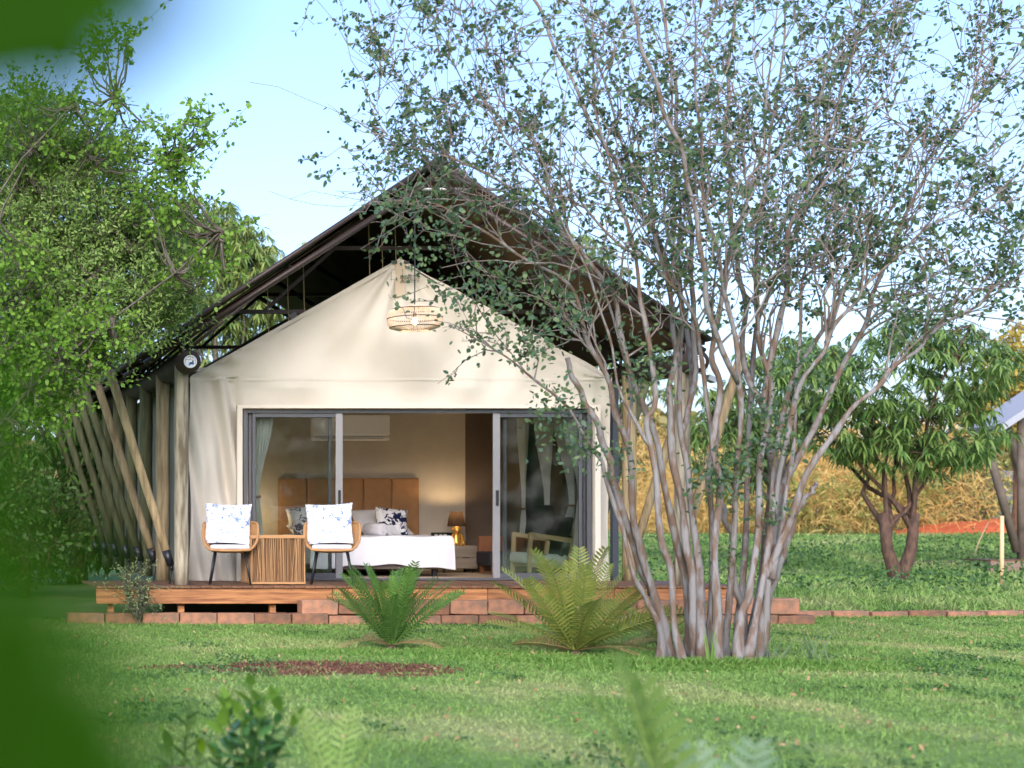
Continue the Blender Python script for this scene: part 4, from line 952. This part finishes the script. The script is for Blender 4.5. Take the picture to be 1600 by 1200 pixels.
for si, (r0, dd, pl_) in enumerate(ST):
    base_d = TD + .33 * math.sin(si * 2.4)
    filler = si >= 20
    if filler: pl_ = pl_[3:]; r0 = r0 * .46
    n = len(pl_); pts = []
    for i, (px, py) in enumerate(pl_):
        h = max(0, (1030 - py) / 1030); D = base_d + dd * 1.5 * h
        pts.append(np.array(P(px, py, D)))
    pts = np.array(pts); pts[0, 2] = min(pts[0, 2], -.03) if pl_[0][1] > 1000 and not filler else pts[0, 2]
    if filler:
        allp_ = np.concatenate([o_[0] for o_ in stems3]); allp_ = allp_[np.abs(allp_[:, 2] - pts[0, 2] + .25) < .3]
        pts[0] = allp_[np.argmin(np.linalg.norm(allp_ - pts[0], axis=1))]
    # smooth by Catmull-Rom
    q = np.concatenate([[2 * pts[0] - pts[1]], pts, [2 * pts[-1] - pts[-2]]]); out = []
    for i in range(1, len(q) - 2):
        for t in np.linspace(0, 1, 4, endpoint=False):
            a, b, c, d_ = q[i - 1], q[i], q[i + 1], q[i + 2]
            out.append(.5 * (2 * b + (c - a) * t + (2 * a - 5 * b + 4 * c - d_) * t * t + (3 * b - a - 3 * c + d_) * t ** 3))
    out.append(pts[-1]); out = np.array(out)
    s = np.linspace(0, 1, len(out)); out += .012 * np.stack([np.sin(s * 40 + si), np.cos(s * 33 + si), 0 * s], -1) * (s[:, None] > .03)
    rad = r0 * .53 * ((1 - s) ** .85 * .86 + .13) * (1 + .06 * np.sin(s * 37 + si)) * (.86 + .28 * vnoise(s * 46 + si * 7, s * 0 + si, 51)); rad[:4] *= np.array([1.9, 1.5, 1.25, 1.1])
    if n <= 8: rad = r0 * (1 - .45 * s)
    mb = MB(); mb.tube(out, list(rad), 10); mb.build('stem', BARK_C, tree, True)
    stems3.append((out, rad, n))
# branches, twigs and leaves
PTb, RDb = [], []; twig_ends = []
def outside(p):
    px = X0 + p[0] / p[1] * F; py = Y0 - (p[2] - H) / p[1] * F
    return px < 505 + max(0, py - 250) * .35
def grow(p, d, L, r, K=6, up=.25, wob=.22):
    pts = [np.array(p)]; d = unit(np.array(d))
    for k in range(K - 1):
        d = unit(d + rng.normal(size=3) * wob + np.array([0, 0, up * .3])); pts.append(pts[-1] + d * L / (K - 1))
    PTb.append(np.array(pts)); RDb.append(np.linspace(r, r * .3, K)); return np.array(pts)
for out, rad, n in stems3:
    if n <= 8: continue
    m = len(out); 
    hi = out[-1, 2]
    nb_ = 18
    for t in rng.uniform(.42, 1., nb_):
        i = min(int(t * (m - 1)), m - 2)
        if out[i, 2] < 2.3: continue
        tg = unit(out[i + 1] - out[i]); d = unit(tg * 1.0 + rng.normal(size=3) * np.array([.55, .6, .35]) + np.array([0, 0, .15]))
        if outside(out[i] + d * .7): continue
        br = grow(out[i], d, rng.uniform(.6, 1.5), min(rad[i] * .55, .016), 7)
        for j in range(rng.integers(4, 8)):
            k = rng.integers(1, 7); d2 = unit(unit(br[k] - br[k - 1]) + rng.normal(size=3) * .65)
            if outside(br[k] + d2 * .5): continue
            tw = grow(br[k], d2, rng.uniform(.25, .75), .0055, 7, .15, .3)
            twig_ends.append(tw)
            if rng.random() < .6:
                k2 = rng.integers(2, 7); tw2 = grow(tw[k2], unit(unit(tw[k2] - tw[k2 - 1]) + rng.normal(size=3) * .7), rng.uniform(.15, .4), .004, 7, .1, .3); twig_ends.append(tw2)
PTs = [p for p in PTb if len(p) == 7]; RDs = [r for r in RDb if len(r) == 7]
V, Fq = tubes(np.array(PTs), np.maximum(np.array(RDs), .0022), 4)
o = link('branchwork', np_mesh('branchwork', V, Fq), TWIG, tree); o['kind'] = 'stuff'
LP = []
for tw in twig_ends:
    dens = 2 + 24 * rng.random() ** 2.0 * (1.0 if tw[0, 2] > 2.6 else .6)
    for _ in range(int(dens)):
        a = rng.uniform(.25, 1) * 6; i = min(int(a), 5); LP.append(tw[i] + (tw[i + 1] - tw[i]) * (a - i) + rng.normal(size=3) * .018)
# leafy tufts that sprout from the trunks and lower limbs
for (px, py, D, rr, n) in ((1010, 570, 13.2, .24, 260), (870, 640, 13.0, .22, 240), (905, 690, 13.1, .2, 180), (760, 500, 13.0, .26, 170), (830, 540, 13.0, .18, 110), (980, 720, 13.2, .16, 60), (1120, 750, 13.1, .2, 200),
                           (1150, 720, 13.1, .16, 110), (1210, 690, 13.1, .2, 170), (1205, 800, 13.2, .13, 60), (1190, 640, 13.4, .2, 150), (1265, 570, 13.2, .25, 220), (1370, 370, 13.2, .24, 260), (1440, 490, 13.1, .22, 200), (720, 470, 12.9, .2, 100), (690, 380, 12.9, .28, 110), (650, 300, 12.9, .26, 120), (760, 420, 12.9, .28, 100), (860, 480, 12.9, .26, 190), (1560, 430, 13, .26, 170), (1560, 370, 13, .24, 120), (1130, 870, 13.2, .13, 40), (640, 400, 12.9, .2, 70), (610, 250, 12.9, .3, 130), (1075, 250, 13.2, .3, 200), (1130, 330, 13.2, .26, 200), (1000, 270, 13.2, .25, 150)):
    c = np.array(P(px, py, D)); LP += list(c + rng.normal(size=(n, 3)) * rr * np.array([.55, .55, .6]))
LP = np.array(LP); n = len(LP)
d = rand_dirs(n, .1); V, Fq = strips(LP, d, side_of(d), rng.uniform(.022, .056, n), rng.uniform(.009, .019, n), .15, 'oval')
o = link('foliage', np_mesh('foliage', V, Fq), LEAF_C, tree); o['kind'] = 'stuff'
print('tree leaves', n, 'twigs', len(PTs))

# ------------------------------------------------------------------ other trees
def blob(c, r, n, shell=.45):
    d = rand_dirs(n); k = (shell + (1 - shell) * rng.random(n)) ** .7
    return np.array(c) + d * k[:, None] * np.array(r)
def foliage_tree(name, label, base, blobs, leaf, m, bark, trunk_r=.12, fork=1.2, group=None, limbs=10, category='tree', stems=1):
    """blobs: (centre, radii, number of clumps); leaf: dict(kind, per, spread, L, W, droop)"""
    bx, by = base; bz = float(gz(bx, by)); ro = empty(name, (bx, by, bz), label, category, group)
    cs = [blob(c, r, n) for c, r, n in blobs]; C = np.concatenate(cs)
    for s_ in range(stems):
        off = np.array([.07 * s_ - .035 * (stems - 1), .0, 0]); top = np.array([bx + (s_ - (stems - 1) / 2) * .55, by, bz + fork])
        mb = MB(); b0 = np.array([bx, by, bz - .05]) + off
        mid = (b0 + top) / 2 + np.array([.06 * (s_ * 2 - 1) if stems > 1 else .04, 0, 0])
        mb.tube([b0, b0 * .6 + mid * .4 + np.array([.0, 0, .05]), mid, top], [trunk_r * 1.25, trunk_r, trunk_r * .85, trunk_r * .7], 12); mb.build('trunk', bark, ro, True)
    parts = []
    pts = []; rad = []
    for i in range(limbs):
        tgt = C[rng.integers(len(C))]; s_ = i % stems
        a = np.array([bx + (s_ - (stems - 1) / 2) * .55, by, bz + fork - .05]) * 1.0; fr_ = rng.uniform(.62, 1); a = np.array([bx, by, bz]) * (1 - fr_) + a * fr_; m1 = a * .55 + tgt * .45 + rng.normal(size=3) * .12 * np.linalg.norm(tgt - a) * np.array([1, 1, .3])
        q = [a * (1 - t) ** 2 + 2 * m1 * t * (1 - t) + tgt * t * t + rng.normal(size=3) * .075 * np.linalg.norm(tgt - a) * t * (1 - t) for t in np.linspace(0, 1, 8)]
        pts.append(q); rad.append(np.linspace(trunk_r * .48, .008, 8))
    main = len(pts)
    allp = np.array(pts).reshape(-1, 3)
    nt_ = min(len(C), 420)
    for t_ in C[rng.choice(len(C), nt_, replace=False)]:
        dd = np.linalg.norm(allp - t_, axis=1); a = allp[np.argmin(dd)]
        if dd.min() > .7: continue
        pts.append([a * (1 - t) + t_ * t + np.array([0, 0, -.08 * math.sin(math.pi * t)]) + rng.normal(size=3) * .012 for t in np.linspace(0, 1, 8)]); rad.append(np.linspace(.014, .005, 8))
    V, Fq = tubes(np.array(pts), np.array(rad), 5); o = link('limb_work', np_mesh('limb_work', V, Fq), bark, ro); o['kind'] = 'stuff'
    k = leaf['per']; n = len(C) * k
    if leaf['kind'] == 'rosette':
        an = rng.uniform(0, 2 * math.pi, n); el = rng.uniform(-.5, .35, n)
        d = np.stack([np.cos(an) * np.cos(el), np.sin(an) * np.cos(el), np.sin(el)], -1)
        Pb = np.repeat(C, k, 0) + d * .02 + np.stack([0 * an, 0 * an, rng.uniform(-.05, .05, n)], -1)
        S = unit(np.cross(d, np.array([0, 0, 1.])) + rng.normal(size=(n, 3)) * .25)
        V, Fq = strips(Pb, d, S, leaf['L'] * rng.uniform(.7, 1.15, n), leaf['W'], leaf['droop'] * rng.uniform(.7, 1.5, n), 'lance')
    else:
        sd_ = rand_dirs(len(C), leaf.get('up', .1) + .25); sl = leaf.get('spray', .3) * rng.uniform(.6, 1.4, len(C))
        u_ = rng.random((len(C), k)); bend = rng.normal(size=(len(C), 3)) * .25
        Pb = (C[:, None, :] + sd_[:, None, :] * (u_ * sl[:, None])[..., None] + bend[:, None, :] * (u_ ** 2 * sl[:, None])[..., None]).reshape(-1, 3) + rng.normal(size=(n, 3)) * leaf['spread'] * .45
        tt = np.linspace(0, 1, 5)[None, :, None]; TW = C[:, None, :] + sd_[:, None, :] * tt * sl[:, None, None] + bend[:, None, :] * tt ** 2 * sl[:, None, None]
        o = link('twig_work', np_mesh('twig_work', *tubes(TW, np.tile(np.linspace(.005, .0015, 5), (len(C), 1)), 3)), bark, ro); o['kind'] = 'stuff'
        d = unit(rand_dirs(n, .1) + .6 * np.repeat(sd_, k, 0))
        V, Fq = strips(Pb, d, side_of(d), leaf['L'] * rng.uniform(.6, 1.2, n), leaf['W'], leaf['droop'], leaf.get('prof', 'oval'))
    o = link('crown', np_mesh('crown', V, Fq), m, ro); o['kind'] = 'stuff'
    return ro
def PB(px, py, D, rx, ry, dy=None): return (tuple(P(px, py, D)), (rx / F * D, (dy if dy else rx / F * D), ry / F * D))
MANGO = dict(kind='rosette', per=14, L=.21, W=.02, droop=.75)
# mango tree in the field
D = 28.5
foliage_tree('mango_tree', 'dark green mango tree with forked trunk in the field beyond the many stemmed tree', (PX(1405, D), D),
    [(*PB(1400, 590, D, 155, 85), 200), (*PB(1330, 660, D, 95, 60), 100), (*PB(1480, 680, D, 95, 60), 110), (*PB(1520, 570, D, 75, 60), 80), (*PB(1440, 520, D, 80, 35), 50), (*PB(1270, 590, D, 70, 55), 60), (*PB(1400, 700, D, 100, 35), 60)],
    MANGO, LEAF_M, BARK_D, .11, 1.2, limbs=9, stems=2)
# trees behind the tent
MB2 = dict(kind='rosette', per=13, L=.22, W=.021, droop=.8)
D = 33
foliage_tree('mango_tree', 'yellowish mango tree rising behind the roof slope above the leaning poles', (PX(340, D), D), [(*PB(330, 430, D, 115, 110), 300), (*PB(385, 450, D, 60, 100), 200), (*PB(270, 500, D, 90, 100), 200), (*PB(230, 400, D, 90, 80), 140), (*PB(310, 360, D, 90, 60), 150), (*PB(390, 420, D, 50, 50), 70), (*PB(500, 420, D, 60, 50), 45), (*PB(440, 560, D, 90, 90), 130)], MB2, LEAF_MY, BARK_G, .2, 2.2)
D = 36
foliage_tree('mango_tree', 'mango tree behind the roof slope that the many stemmed tree covers', (PX(900, D), D), [(*PB(890, 430, D, 85, 70), 110), (*PB(1010, 560, D, 90, 90), 130)], MB2, LEAF_MY, BARK_G, .2, 2.2)
D = 34
foliage_tree('mango_tree', 'mango tree standing between the tent and the field mango', (PX(1210, D), D), [(*PB(1200, 620, D, 80, 90), 170), (*PB(1130, 690, D, 70, 90), 130), (*PB(1260, 560, D, 60, 40), 60)], MB2, LEAF_M, BARK_G, .2, 1.8)
D = 27
foliage_tree('mango_tree', 'dark leafy tree in the shade behind the leaning poles', (PX(120, D), D), [(*PB(60, 660, D, 150, 130), 330), (*PB(180, 640, D, 110, 110), 220), (*PB(40, 830, D, 130, 80), 160), (*PB(180, 800, D, 90, 90), 140)], dict(kind='rosette', per=13, L=.22, W=.026, droop=.7), LEAF_K, BARK_D, .16, 1.3)
D = 22.5
foliage_tree('leafy_shrub', 'dark shrub at the side of the deck beneath the leaning poles', (PX(40, D), D), [(*PB(30, 830, D, 110, 90), 300), (*PB(-60, 700, D, 90, 190), 300)], dict(kind='oval', per=14, spread=.07, L=.08, W=.022, droop=.2), LEAF_K, BARK_D, .05, .6, category='shrub')
# fine leaved tree at the left
D = 17.2
foliage_tree('fine_leaved_tree', 'dense fine leaved green tree beside the leaning poles of the tent', (PX(-70, D), D), [(*PB(120, 340, D, 130, 130), 800), (*PB(30, 260, D, 110, 110), 480), (*PB(180, 450, D, 130, 110), 700), (*PB(30, 480, D, 130, 130), 700)],
    dict(kind='oval', per=40, spread=.08, L=.05, W=.009, droop=.2, up=.4, spray=.34), LEAF_F, BARK_G, .1, 2.2, limbs=16)
# bright round leaved tree reaching in front of it
D = 16.2
foliage_tree('bright_leaved_tree', 'bright green round leaved tree with bare twig tips beside the tent', (PX(-130, D), D),
    [(*PB(60, 560, D, 120, 60), 190), (*PB(130, 530, D, 60, 45), 100), (*PB(20, 430, D, 70, 60), 60), (*PB(225, 235, D, 90, 40), 60), (*PB(300, 215, D, 50, 30), 22), (*PB(270, 320, D, 60, 50), 60), (*PB(320, 400, D, 50, 50), 40), (*PB(120, 175, D, 100, 32), 40), (*PB(40, 190, D, 60, 60), 50), (*PB(160, 70, D, 55, 60), 34), (*PB(20, 640, D, 90, 60), 90)],
    dict(kind='oval', per=18, spread=.05, L=.05, W=.018, droop=.2, spray=.38), LEAF_B, BARK_G, .04, 2.0, limbs=13)
# yellow leaved tree and the dry thicket in the sun
D = 43
foliage_tree('yellow_tree', 'yellow leaved tree in the sun behind the next tent', (PX(1596, D), D), [(*PB(1590, 580, D, 60, 70), 240), (*PB(1640, 620, D, 70, 90), 240), (*PB(1560, 650, D, 45, 50), 110)], dict(kind='oval', per=16, spread=.14, L=.11, W=.035, droop=.2), LEAF_Y, mat('orange_bark', (.22, .10, .05), (.12, .06, .035), .9, 6), .26, 2.4)
n = 24000; x = rng.uniform(25, 36.3, n); y = 56 + rng.normal(size=n) * 1.8 + rng.random(n)
ht = .8 + 5.2 * vnoise(x * .8, y * .4, 31) ** 1.4 - np.clip((x - 35.5), 0, 3) * .7
z = gz(x, y) + ht * rng.random(n) ** .9
d = rand_dirs(n, 1.0)
V, Fq = strips(np.stack([x, y, z], -1), d, side_of(d), rng.uniform(.3, .9, n), .012, .7, 'blade')
tag(link('dry_thicket', np_mesh('dry_thicket', V, Fq), DRY), 'sunlit golden thicket of dry grass behind the field', 'thicket', kind='stuff')
for k_, (bx_, by_, hh_) in enumerate(((28.5, 54.0, 2.6), (31.0, 54.6, 1.9), (33.2, 53.9, 2.3), (36.2, 54.8, 3.0))):
    foliage_tree('field_bush', ('yellow green bush in front of the golden thicket, nearest the tent', 'low yellow green bush in the middle of the golden thicket', 'rounded yellow green bush behind the forked mango trunk', 'tall olive bush where the thicket meets the red earth')[k_], (bx_, by_), [((bx_, by_, 1.0 + hh_ * .4), (1.7, .8, hh_ * .55), 130)], dict(kind='oval', per=16, spread=.12, L=.12, W=.035, droop=.2, spray=.5), BUSH_Y, BARK_G, .04, .5, category='bush', limbs=6)
n = 26000; x = rng.uniform(35.3, 38.4, n); y = 58 + rng.normal(size=n) * .8; z = gz(x, y) + 3.6 * rng.random(n) * (.5 + .5 * vnoise(x, y, 33)); d = rand_dirs(n, .5)
tag(link('scrub', np_mesh('scrub', *strips(np.stack([x, y, z], -1), d, side_of(d), rng.uniform(.1, .3, n), .03, .2, 'oval')), leafmat('scrub_leaf', (.17, .15, .055), (.26, .21, .09))), 'olive brown scrub between the thicket and the grey wall', 'scrub', kind='stuff')
# far belt of trees all round the back
n = 60000; x = rng.uniform(-40, 90, n); y = 75 + rng.normal(size=n) * 3; ht = 3.2 + 2.6 * vnoise(x * .25, y * 0 + 2, 35); z = gz(x, y) + ht * rng.random(n) ** .7; d = rand_dirs(n)
tag(link('far_wood', np_mesh('far_wood', *strips(np.stack([x, y, z], -1), d, side_of(d), rng.uniform(.35, .8, n), .16, .2, 'oval')), leafmat('far_leaf', (.09, .12, .03), (.22, .19, .06))), 'distant belt of trees behind the field', 'wood', kind='stuff')
# the wood across the lawn, mirrored in the door glass
n = 15000; x = rng.uniform(-34, 60, n); y = -26 + rng.normal(size=n) * 1.6; ht = 6.0 + 3.0 * vnoise(x * .3, y * 0 + 5, 37); z = ht * rng.random(n) ** .75; d = rand_dirs(n)
tag(link('near_wood', np_mesh('near_wood', *strips(np.stack([x, y, z], -1), d, side_of(d), rng.uniform(.7, 1.3, n), .36, .2, 'oval')), LEAF_K), 'belt of trees facing the tent across the lawn', 'wood', kind='stuff')

# ------------------------------------------------------------------ cycads
def frond_mesh(name, L, arch, leaf_len, n=34, vee=.3, wid=.0105):
    """a frond lying along +x and arching; leaflets in a V on both sides"""
    s = np.linspace(0, 1, 16)
    def cl(t): return np.stack([L * t * (1 - .12 * t), 0 * t, -arch * L * t ** 2.2 + .0 * t], -1)
    Vs, Fs = tubes(cl(s)[None], np.linspace(.009, .0025, 16)[None], 5)
    t = np.linspace(.10, .995, n); t = np.concatenate([t, t]); sg = np.concatenate([np.ones(n), -np.ones(n)])
    Pb = cl(t); e = .004; T = unit(cl(t + e) - cl(t - e)); Nn = unit(np.cross(np.array([0, 1., 0]), T)) * -1
    Nn = np.where(Nn[:, 2:3] < 0, -Nn, Nn)
    ll = leaf_len * np.sin(np.pi * (.12 + .80 * t)) ** .6 * rng.uniform(.9, 1.08, len(t))
    fwd = .28 + .4 * t
    d = unit(np.stack([0 * t, sg, 0 * t], -1) * 1.0 + T * fwd[:, None] + Nn * vee)
    S = unit(np.cross(d, Nn)); 
    V2, F2 = strips(Pb, d, S, ll, wid, .10, 'lance')
    return np_mesh(name, *cat([(Vs, Fs), (V2, F2)]))
def cycad(name, label, loc, n, Ls, mats, el_lo, el_hi, leaf_len, arch, seed, n_new=0):
    r = random.Random(seed); ro = empty(name, loc, label, 'cycad')
    mb = MB(); mb.lathe([(0, -.04), (.06, -.035), (.06, .0), (.04, .035), (.0, .05)], loc, 12); mb.build('caudex', BARK_D, ro, True)
    var = [frond_mesh('frond', 1., arch * (.6 + .5 * k), leaf_len, 24) for k in range(3)]
    for i in range(n):
        me = var[i % 3]
        if len(me.materials) == 0: me.materials.append(mats[0])
        o = bpy.data.objects.new('frond', me); col.objects.link(o); o.parent = ro
        new = i < n_new
        az = i * 2.39996 + r.uniform(-.2, .2); el = R(r.uniform(el_hi - 8, el_hi + 8)) if new else R(el_lo + (el_hi - el_lo) * ((i / n) ** 1.0) + r.uniform(-5, 5))
        L = Ls * r.uniform(.85, 1.08) * (.95 if new else 1)
        o.location = (.03 * math.cos(az), .03 * math.sin(az), .05)
        o.rotation_euler = Euler((r.choice((-1, 1)) * r.uniform(.2, .95), -el, az), 'XYZ'); o.scale = (L, L, L)
        o.material_slots[0].link = 'OBJECT'; o.material_slots[0].material = mats[1] if new else mats[0]
    for i in range(4):
        o = bpy.data.objects.new('old_frond', var[2]); col.objects.link(o); o.parent = ro
        L = Ls * r.uniform(.6, .85); o.location = (0, 0, .04); o.scale = (L, L, L)
        o.rotation_euler = Euler((r.uniform(-.8, .8), -R(r.uniform(9, 17)), i * 1.7 + r.uniform(-.4, .4)), 'XYZ')
        o.material_slots[0].link = 'OBJECT'; o.material_slots[0].material = CYC_O
    return ro
c1 = (PX(612, 14.75), 14.75, 0); cycad('cycad', 'dark green cycad with fresh bright centre fronds in front of the bed', c1, 36, .86, (CYC_D, CYC_N), 28, 80, .125, .16, 3, 10)
c2 = (PX(900, 14.15), 14.15, 0); cy2 = cycad('cycad', 'olive yellow cycad with long open fronds beside the many stemmed tree', c2, 26, 1.0, (CYC_Y, CYC_N), 24, 84, .14, .12, 5)
c3 = (PX(1035, 15.3), 15.3, 0); cycad('cycad', 'small olive cycad half hidden behind the tree trunks', c3, 14, .62, (CYC_Y, CYC_N), 20, 60, .13, .2, 8)
mb = MB(); a = Vector((PX(905, 14.0), 14.0, .30)); mb.tube([a + Vector((-.02, 0, .16)), a + Vector((0, 0, .08)), a], [.004, .022, .01], 6); mb.build('dry_bract', PINK, cy2, True)

# strappy leaves at the tree's foot
def blade_clump(name, label, c, n, h, spread, m, cat_='plant', wid=.008):
    ro = empty(name, c, label, cat_)
    for i in range(n):
        an = rng.uniform(0, 2 * math.pi); d = unit(np.array([[math.cos(an) * spread, math.sin(an) * spread, 1.]]))
        S = unit(np.cross(d, np.array([[math.sin(an), -math.cos(an), .3]])))
        V, Fq = strips(np.array([c]) + rng.normal(size=(1, 3)) * np.array([[.05, .05, 0]]), d, S, np.array([h * rng.uniform(.6, 1.1)]), wid, .12, 'blade')
        link('leaf', np_mesh('leaf', V, Fq), m, ro)
STRAP = leafmat('strap_leaf', (.10, .19, .09), (.17, .25, .12))
blade_clump('strap_plant', 'grey green strappy plant on the open lawn beside the tree trunks', (PX(1272, 13.2), 13.2, 0), 16, .42, .35, STRAP)
blade_clump('strap_plant', 'low strappy tuft at the foot of the outermost trunk', (PX(1205, 13.15), 13.15, 0), 14, .34, .5, STRAP)
blade_clump('strap_plant', 'upright strappy leaves between the tree trunks', (PX(1112, 13.0), 13.0, 0), 7, .5, .12, GRASS_T)
# feathery weed at the deck corner
foliage_tree('feathery_weed', 'tall feathery weed at the corner of the deck', (PX(215, 18.0), 18.0), [(*PB(212, 920, 18, 22, 38), 60)], dict(kind='oval', per=14, spread=.03, L=.035, W=.005, droop=.1), leafmat('feather_leaf', (.22, .32, .12), (.32, .38, .18)), BARK_G, .008, .15, category='weed', limbs=6)

# ------------------------------------------------------------------ plants and a stone close to the camera
def leaf_obj_mesh(L, W, droop, prof='oval'):
    return np_mesh('leaf', *strips(np.zeros((1, 3)), np.array([[1., 0, 0]]), np.array([[0, 1., 0]]), np.array([L]), W, droop, prof))
def small_shrub(name, label, base, stems, mats, L, W, seed):
    r = random.Random(seed); ro = empty(name, base, label, 'shrub'); me = leaf_obj_mesh(L, W, .25); me.materials.append(mats[0])
    b = Vector(base)
    for (dx, dy, h) in stems:
        pts = [b + Vector((dx * t ** 1.3, dy * t, h * t)) for t in np.linspace(0, 1, 6)]
        mb = MB(); mb.tube(pts, [.007, .006, .006, .005, .004, .003], 6); mb.build('stem', LEAF_K, ro, True)
        for k in range(int(h / .035)):
            t = .3 + .7 * k / (h / .035); i = min(int(t * 5), 4); p = pts[i].lerp(pts[i + 1], t * 5 - i)
            o = bpy.data.objects.new('leaf', me); col.objects.link(o); o.parent = ro; o.location = p - b
            o.rotation_euler = Euler((r.uniform(-.4, .4), -r.uniform(.1, .9) - .4 * t, k * 2.4 + r.uniform(-.3, .3)), 'XYZ'); s = r.uniform(.7, 1.15); o.scale = (s, s, s)
            if t > .82 and len(mats) > 1:
                o.material_slots[0].link = 'OBJECT'; o.material_slots[0].material = mats[1]
NEAR_D = leafmat('glossy_leaf', (.045, .15, .05), (.10, .25, .07), .35, .3); NEAR_Y = leafmat('young_leaf', (.20, .36, .02), (.24, .40, .03), .5, .4)
D = 6.4
small_shrub('glossy_shrub', 'glossy dark green shrub on the lawn between young palm and yellow tipped shrub', (PX(392, D), D, 0), [(0, 0, .56), (-.12, .05, .40), (.12, -.03, .48), (.17, .06, .36), (-.06, -.06, .46), (.06, .08, .50), (-.17, 0, .3), (.02, -.1, .5), (-.1, .1, .5), (.2, .02, .42)], (NEAR_D, LEAF_B), .105, .024, 2)
small_shrub('young_shrub', 'small shrub with yellow green young leaves beside the rounded stone', (PX(285, D), D, 0), [(.03, 0, .52), (-.06, .04, .36), (.1, 0, .32)], (LEAF_K, NEAR_Y), .10, .02, 4)
# young palms: out of focus fronds
def young_palm(name, label, base, fronds, m, leaf_len=.16, nl=15, lw=.008):
    ro = empty(name, base, label, 'palm')
    for k, (az, el, L, arch) in enumerate(fronds):
        me = frond_mesh('frond', L, arch, leaf_len, nl, .25, lw); o = link('frond', me, m, None); o.parent = ro
        o.rotation_euler = Euler((0, -R(el), R(az)), 'XYZ'); o.location = (0, 0, .02)
PALM_L = leafmat('palm_leaf', (.22, .36, .07), (.32, .44, .13), .4); PALM_B = leafmat('palm_leaf_blue', (.15, .26, .14), (.22, .32, .19))
young_palm('young_palm', 'thin young palm beside the glossy shrub', (PX(520, 6.2), 6.2, 0), [(168, 76, .74, .10), (60, 70, .55, .2), (110, 78, .5, .2), (-30, 74, .52, .2)], PALM_L, .09, 15, .006)
young_palm('young_palm', 'blurred young palm frond standing alone on the near lawn', (PX(1062, 4.6), 4.6, 0), [(172, 84, .88, .10), (165, 80, .82, .16), (190, 86, .80, .08), (30, 60, .5, .3)], PALM_L, .19, 16, .014)
young_palm('young_palm', 'blurred blue green palm seedling on the near lawn', (PX(1135, 4.4), 4.4, 0), [(40, 78, .64, .1), (150, 76, .6, .15), (270, 70, .56, .2), (95, 80, .62, .1)], PALM_B, .13, 15, .011)
mb = MB(); mb.lathe([(0, 0), (.12, .0), (.13, .06), (.10, .12), (.04, .155), (0, .16)], (PX(285, 5.9), 5.9, .12), 12)
for i, v in enumerate(mb.v): mb.v[i] = (v[0] + .02 * math.sin(i * 3.1), v[1], v[2] + .015 * math.cos(i * 1.7))
mb.lathe([(0, -.14), (.16, -.14), (.13, .01), (0, .02)], (PX(285, 5.9), 5.9, .12), 12)
tag(mb.build('field_stone', STONE, smooth=True), 'rounded brown stone at the foot of the young shrub', 'stone')

# shrub right beside the lens: big soft leaves at the left edge
nsb = empty('near_bush', (-.10, .40, 0), 'big green leaves of a bush right beside the viewer', 'bush')
mb = MB(); mb.tube([(-.10, .40, 0), (-.085, .39, .5), (-.06, .37, 1.0), (-.045, .35, 1.42)], [.012, .010, .008, .004], 8); mb.build('stem', LEAF_K, nsb, True)
def near_leaf(a, b, W, nrm=(0, -1, .2), droop=0.):
    a = Vector(a); b = Vector(b); d = (b - a); L = d.length; d.normalize(); s = d.cross(Vector(nrm)).normalized()
    link('leaf', np_mesh('leaf', *strips(np.array([a]), np.array([d]), np.array([s]), np.array([L]), W * .68, droop, 'oval')), LEAF_P, nsb)
def NP(px, py, D): return tuple(P(px, py, D * .68))
near_leaf(NP(-330, -60, .50), NP(330, 10, .46), .042)
near_leaf(NP(-360, 20, .52), NP(210, 60, .48), .036)
near_leaf(NP(-300, -160, .52), NP(190, 160, .47), .036)
near_leaf(NP(-330, 1320, .52), NP(20, 500, .47), .030)
near_leaf(NP(-400, 900, .56), NP(45, 560, .52), .022)
near_leaf(NP(-120, 1700, .42), NP(235, 1080, .40), .026)
near_leaf(NP(-260, 1400, .47), NP(150, 900, .44), .022)
near_leaf(NP(-60, 1750, .44), NP(260, 1180, .42), .022)
near_leaf(NP(-200, 1500, .50), NP(110, 830, .45), .024)
near_leaf(NP(-330, 1050, .55), NP(40, 700, .50), .02)
near_leaf(NP(-150, 1620, .46), NP(190, 1010, .43), .022)
near_leaf(NP(-330, 1180, .50), NP(130, 1060, .46), .024)
